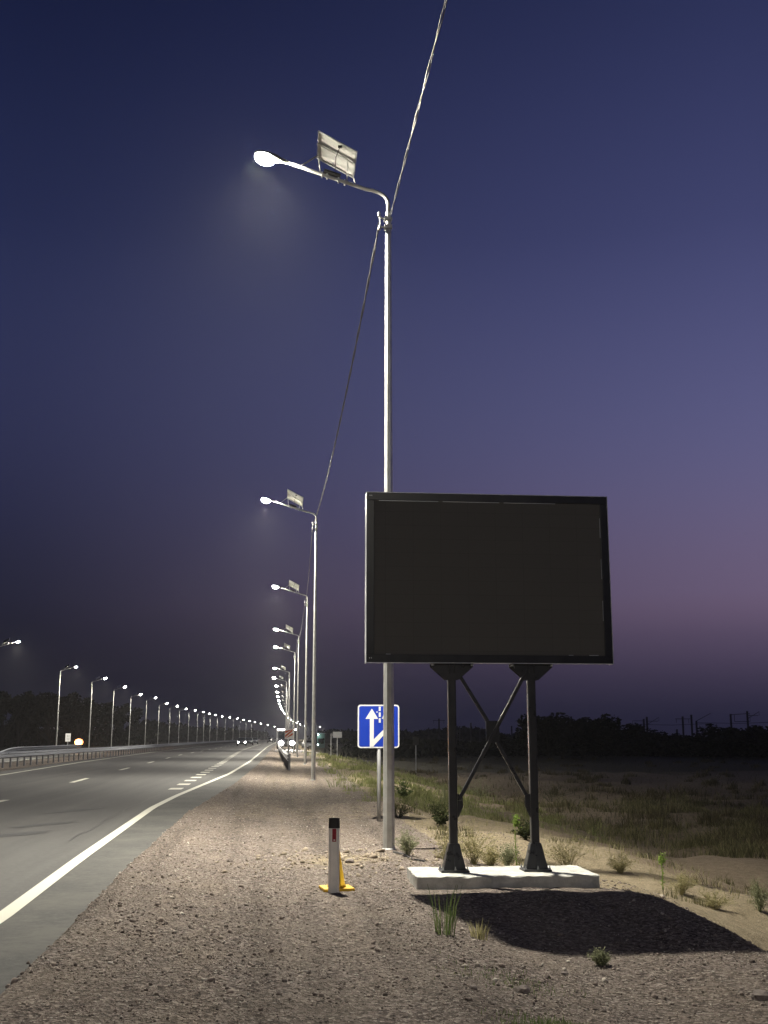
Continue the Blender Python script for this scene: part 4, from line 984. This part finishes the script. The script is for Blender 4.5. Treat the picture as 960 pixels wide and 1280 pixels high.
def weed(px, py, wpx, hpx, style, mat, label, zg=None, name='weed', cat='weed', seed=0):
    """plant with its foot at pixel (px, py) on the ground, about wpx by hpx pixels big"""
    z = -.1 if zg is None else zg
    for _ in range(12):
        p = on_z(px, py, z); z = gz(p.x, p.y)
    sc_ = math.hypot(p.x, p.y) / F * 1.02; Wd, Hd = wpx * sc_, hpx * sc_ * 1.05
    r = np.random.default_rng(seed + int(px)); t = thing(name, label, cat, (p.x, p.y, z))
    if style == 'blade':
        n = 48; a = r.uniform(0, 2 * np.pi, n); q = r.random(n) ** .6 * Wd * .28; h = Hd * r.uniform(.35, 1, n)
        V = []; Fc = []
        for i in range(n):
            x0_, y0_ = q[i] * math.cos(a[i]), q[i] * math.sin(a[i]); o = r.uniform(.2, .75) * Wd * .4
            dx, dy = math.cos(a[i]) * o, math.sin(a[i]) * o; b = r.uniform(0, 3.1); wx, wy = math.cos(b) * .0038, math.sin(b) * .0038; k = len(V)
            V += [(x0_ - wx, y0_ - wy, -.02), (x0_ + wx, y0_ + wy, -.02), (x0_ + dx * .4 + wx, y0_ + dy * .4 + wy, h[i] * .6), (x0_ + dx * .4 - wx, y0_ + dy * .4 - wy, h[i] * .6), (x0_ + dx, y0_ + dy, h[i]), (x0_ + dx * 1.02, y0_ + dy * 1.02, h[i] * .99)]
            Fc += [(k, k + 1, k + 2, k + 3), (k + 3, k + 2, k + 4, k + 5)]
        npmesh('leaves', np.array(V), np.array(Fc), M[mat], t)
    else:
        bm = BM(); V = []; Fc = []
        ns = {'bush': 24, 'stalk': 1, 'leafy': 26}[style]
        def leaf(P, L_, wd):
            a = r.normal(size=3); a[2] = abs(a[2]) * .6; a /= np.linalg.norm(a); b = np.cross(a, r.normal(size=3)); b /= np.linalg.norm(b); k = len(V)
            V.extend([P, P + a * L_ * .5 + b * wd, P + a * L_, P + a * L_ * .5 - b * wd]); Fc.append((k, k + 1, k + 2, k + 3))
        for i in range(ns):
            an = r.uniform(0, 2 * np.pi); sp_ = (r.random() ** .5) * Wd * .5 if style != 'stalk' else .01
            h = Hd * (1 - .35 * (sp_ / (Wd * .5)) ** 2) * r.uniform(.45, 1.1) if style != 'stalk' else Hd
            tip = np.array([math.cos(an) * sp_, math.sin(an) * sp_, h]); mid = tip * np.array([.35, .35, .55]) + r.normal(0, .01, 3)
            tube(bm, [(tip[0] * .08, tip[1] * .08, -.03), tuple(mid), tuple(tip)], [.004 if style != 'stalk' else .009, .003 if style != 'stalk' else .007, .0012], 5)
            if style == 'stalk':
                for k in range(46):
                    u = r.random(); leaf(np.array([0, 0, Hd * u]) + mid * 0, .028 + .02 * (1 - u), .006)
                for k in range(160): leaf(np.array([0, 0, Hd * r.uniform(.80, 1.0)]) + r.normal(0, .022, 3), .03, .009)
            else:
                for k in range(22 if style == 'bush' else 16):
                    u = r.uniform(.25, 1.0); P = (mid * 2 * u * (1 - u) * 1 + tip * u * u) + r.normal(0, .012, 3)
                    if style == 'bush' and k % 4 == 0:
                        e_ = P + np.array([r.normal(0, .05), r.normal(0, .05), abs(r.normal(0, .05))]) * Hd / .3; tube(bm, [tuple(P), tuple(e_)], [.002, .001], 3)
                        for _ in range(5): leaf(e_ + r.normal(0, .012, 3), .018 if style == 'bush' else .05, .005)
                    leaf(P, .022 if style == 'bush' else .06, .006 if style == 'bush' else .018)
        obj('stems', bm, M[mat], t); npmesh('leaves', np.array(V), np.array(Fc), M[mat], t)
    return t
W = weed
W(556, 1168, 44, 54, 'blade', 'weed_green', 'tall green grass tuft in front of the concrete slab, left of the shadow')
W(599, 1174, 30, 24, 'blade', 'weed_dry', 'small thin tuft at the left end of the board shadow')
W(711, 1086, 78, 38, 'bush', 'weed_dry', 'bushy dry weed behind the right end of the slab')
W(592, 1080, 56, 44, 'bush', 'weed_dry', 'tall dry weed behind the slab beside the left post')
W(560, 1082, 34, 34, 'bush', 'weed_dry', 'thin dry weed just left of the left board post', seed=4)
W(614, 1084, 34, 24, 'bush', 'weed_dry', 'low straw coloured weed behind the slab, left of the pale plant', seed=5)
W(635, 1085, 30, 24, 'bush', 'weed_pale', 'pale grey green plant behind the middle of the slab')
W(646, 1082, 10, 52, 'stalk', 'weed_bright', 'single tall green stalk standing between the two board posts')
W(657, 1050, 26, 22, 'leafy', 'weed_dark', 'small dark bush seen just left of the right board post')
W(829, 1112, 14, 34, 'stalk', 'weed_bright', 'lone green stalk with a bright head beyond the board shadow')
W(850, 1118, 60, 24, 'bush', 'weed_dry', 'straggling weed right of the lone green stalk')
W(893, 1136, 46, 18, 'bush', 'weed_dry', 'low weed on the lit sand at right')
W(950, 1140, 26, 30, 'bush', 'weed_pale', 'pale weed at the right edge on the lit sand')
W(776, 1092, 36, 20, 'bush', 'weed_dry', 'small dry weed right of the slab on the bank', seed=2)
W(510, 1070, 32, 30, 'bush', 'weed_pale', 'pale plant right of the nearest lamp foot')
W(505, 1004, 30, 22, 'leafy', 'weed_green', 'leafy green shrub right of the lamp pole, below the blue sign')
W(498, 1022, 50, 20, 'bush', 'weed_dark', 'dark scrubby plant under the leafy green shrub')
W(558, 1004, 30, 34, 'blade', 'weed_pale', 'grey green grass tuft left of the left board post')
W(552, 1034, 36, 26, 'leafy', 'weed_dark', 'dark weed clump left of the left board post')
W(546, 1024, 24, 22, 'bush', 'weed_dark', 'small dark weed behind the dark clump by the left post', seed=9)
W(751, 1207, 26, 14, 'bush', 'weed_pale', 'small pale weed below the middle of the board shadow')
W(420, 984, 46, 20, 'blade', 'weed_green', 'green grass clump right of the second lamp foot')
W(447, 984, 30, 12, 'blade', 'weed_green', 'low green clump between the second lamp and the sign post')
W(600, 998, 60, 24, 'bush', 'weed_pale', 'grey brush on the bank between the board posts')
W(690, 1003, 80, 22, 'bush', 'weed_dark', 'wide dark brush on the field right of the right board post')

# ------------------------------------------------------------------ single rocks
def rock(px, py, wpx, label, seed):
    z = -.1
    for _ in range(10):
        p = on_z(px, py, z); z = gz(p.x, p.y)
    s_ = math.hypot(p.x, p.y) / F * wpx * .5; r = random.Random(seed)
    bm = BM(); bmesh.ops.create_icosphere(bm, subdivisions=2, radius=s_)
    for v in bm.verts: v.co *= r.uniform(.78, 1.12); v.co.z *= .62
    o = obj('rock', bm, M['rock'], loc=(p.x, p.y, z + s_ * .2)); tag(o, label, 'rock', 'loose rocks on the verge')
for k, a in enumerate(((652, 1240, 20, 'dark fist sized rock in the gravel at lower centre'), (951, 1249, 24, 'large rock at the lower right edge'), (591, 1236, 11, 'small dark rock left of the lower centre rock'), (705, 1218, 9, 'little rock below the board shadow, left of the leafy weed'), (700, 1169, 10, 'pale little rock at the lower edge of the board shadow'), (287, 1077, 9, 'small dark rock alone on the gravel left of the marker post'), (437, 1078, 12, 'rock in the rubble right of the yellow cone'))): rock(*a, seed=k)
# black cable duct lying from the lamp foot toward the slab
bm = BM(); pts = []
for px, py in ((492, 1066), (505, 1072), (516, 1077), (532, 1079)):
    q = on_z(px, py, -.08); pts.append((q.x, q.y, gz(q.x, q.y) + .012))
tube(bm, pts, .014, 7); tag(obj('cable_duct', bm, M['black']), 'short black duct on the ground from the lamp foot to the slab', 'duct')

# ------------------------------------------------------------------ thin air volume added to give the lamps a halo
GLOW_HAZE = 2.0e-4
if GLOW_HAZE > 0:
    hz_ = NT('glow_haze_air'); hz_.t.nodes.remove(hz_.b)
    pv = hz_.n('ShaderNodeVolumePrincipled'); pv.inputs['Color'].default_value = (.9, .9, .92, 1); pv.inputs['Density'].default_value = GLOW_HAZE; pv.inputs['Anisotropy'].default_value = .3
    out = hz_.t.nodes['Material Output']; hz_.l(pv.outputs[0], out.inputs['Volume'])
    bm = BM(); box(bm, (-2600, -300, -6), (2600, 4200, 60)); tag(obj('glow_haze', bm, hz_.m), kind='stuff')

# ------------------------------------------------------------------ render settings
sc.view_settings.view_transform = 'Standard'; sc.view_settings.look = 'None'; sc.view_settings.gamma = 1; sc.view_settings.exposure = 0
sc.cycles.use_denoising = True; sc.cycles.max_bounces = 5; sc.cycles.diffuse_bounces = 3; sc.cycles.glossy_bounces = 2
sc.cycles.sample_clamp_indirect = 4; sc.cycles.sample_clamp_direct = 0; sc.cycles.use_light_tree = True
sc.cycles.caustics_reflective = False; sc.cycles.caustics_refractive = False
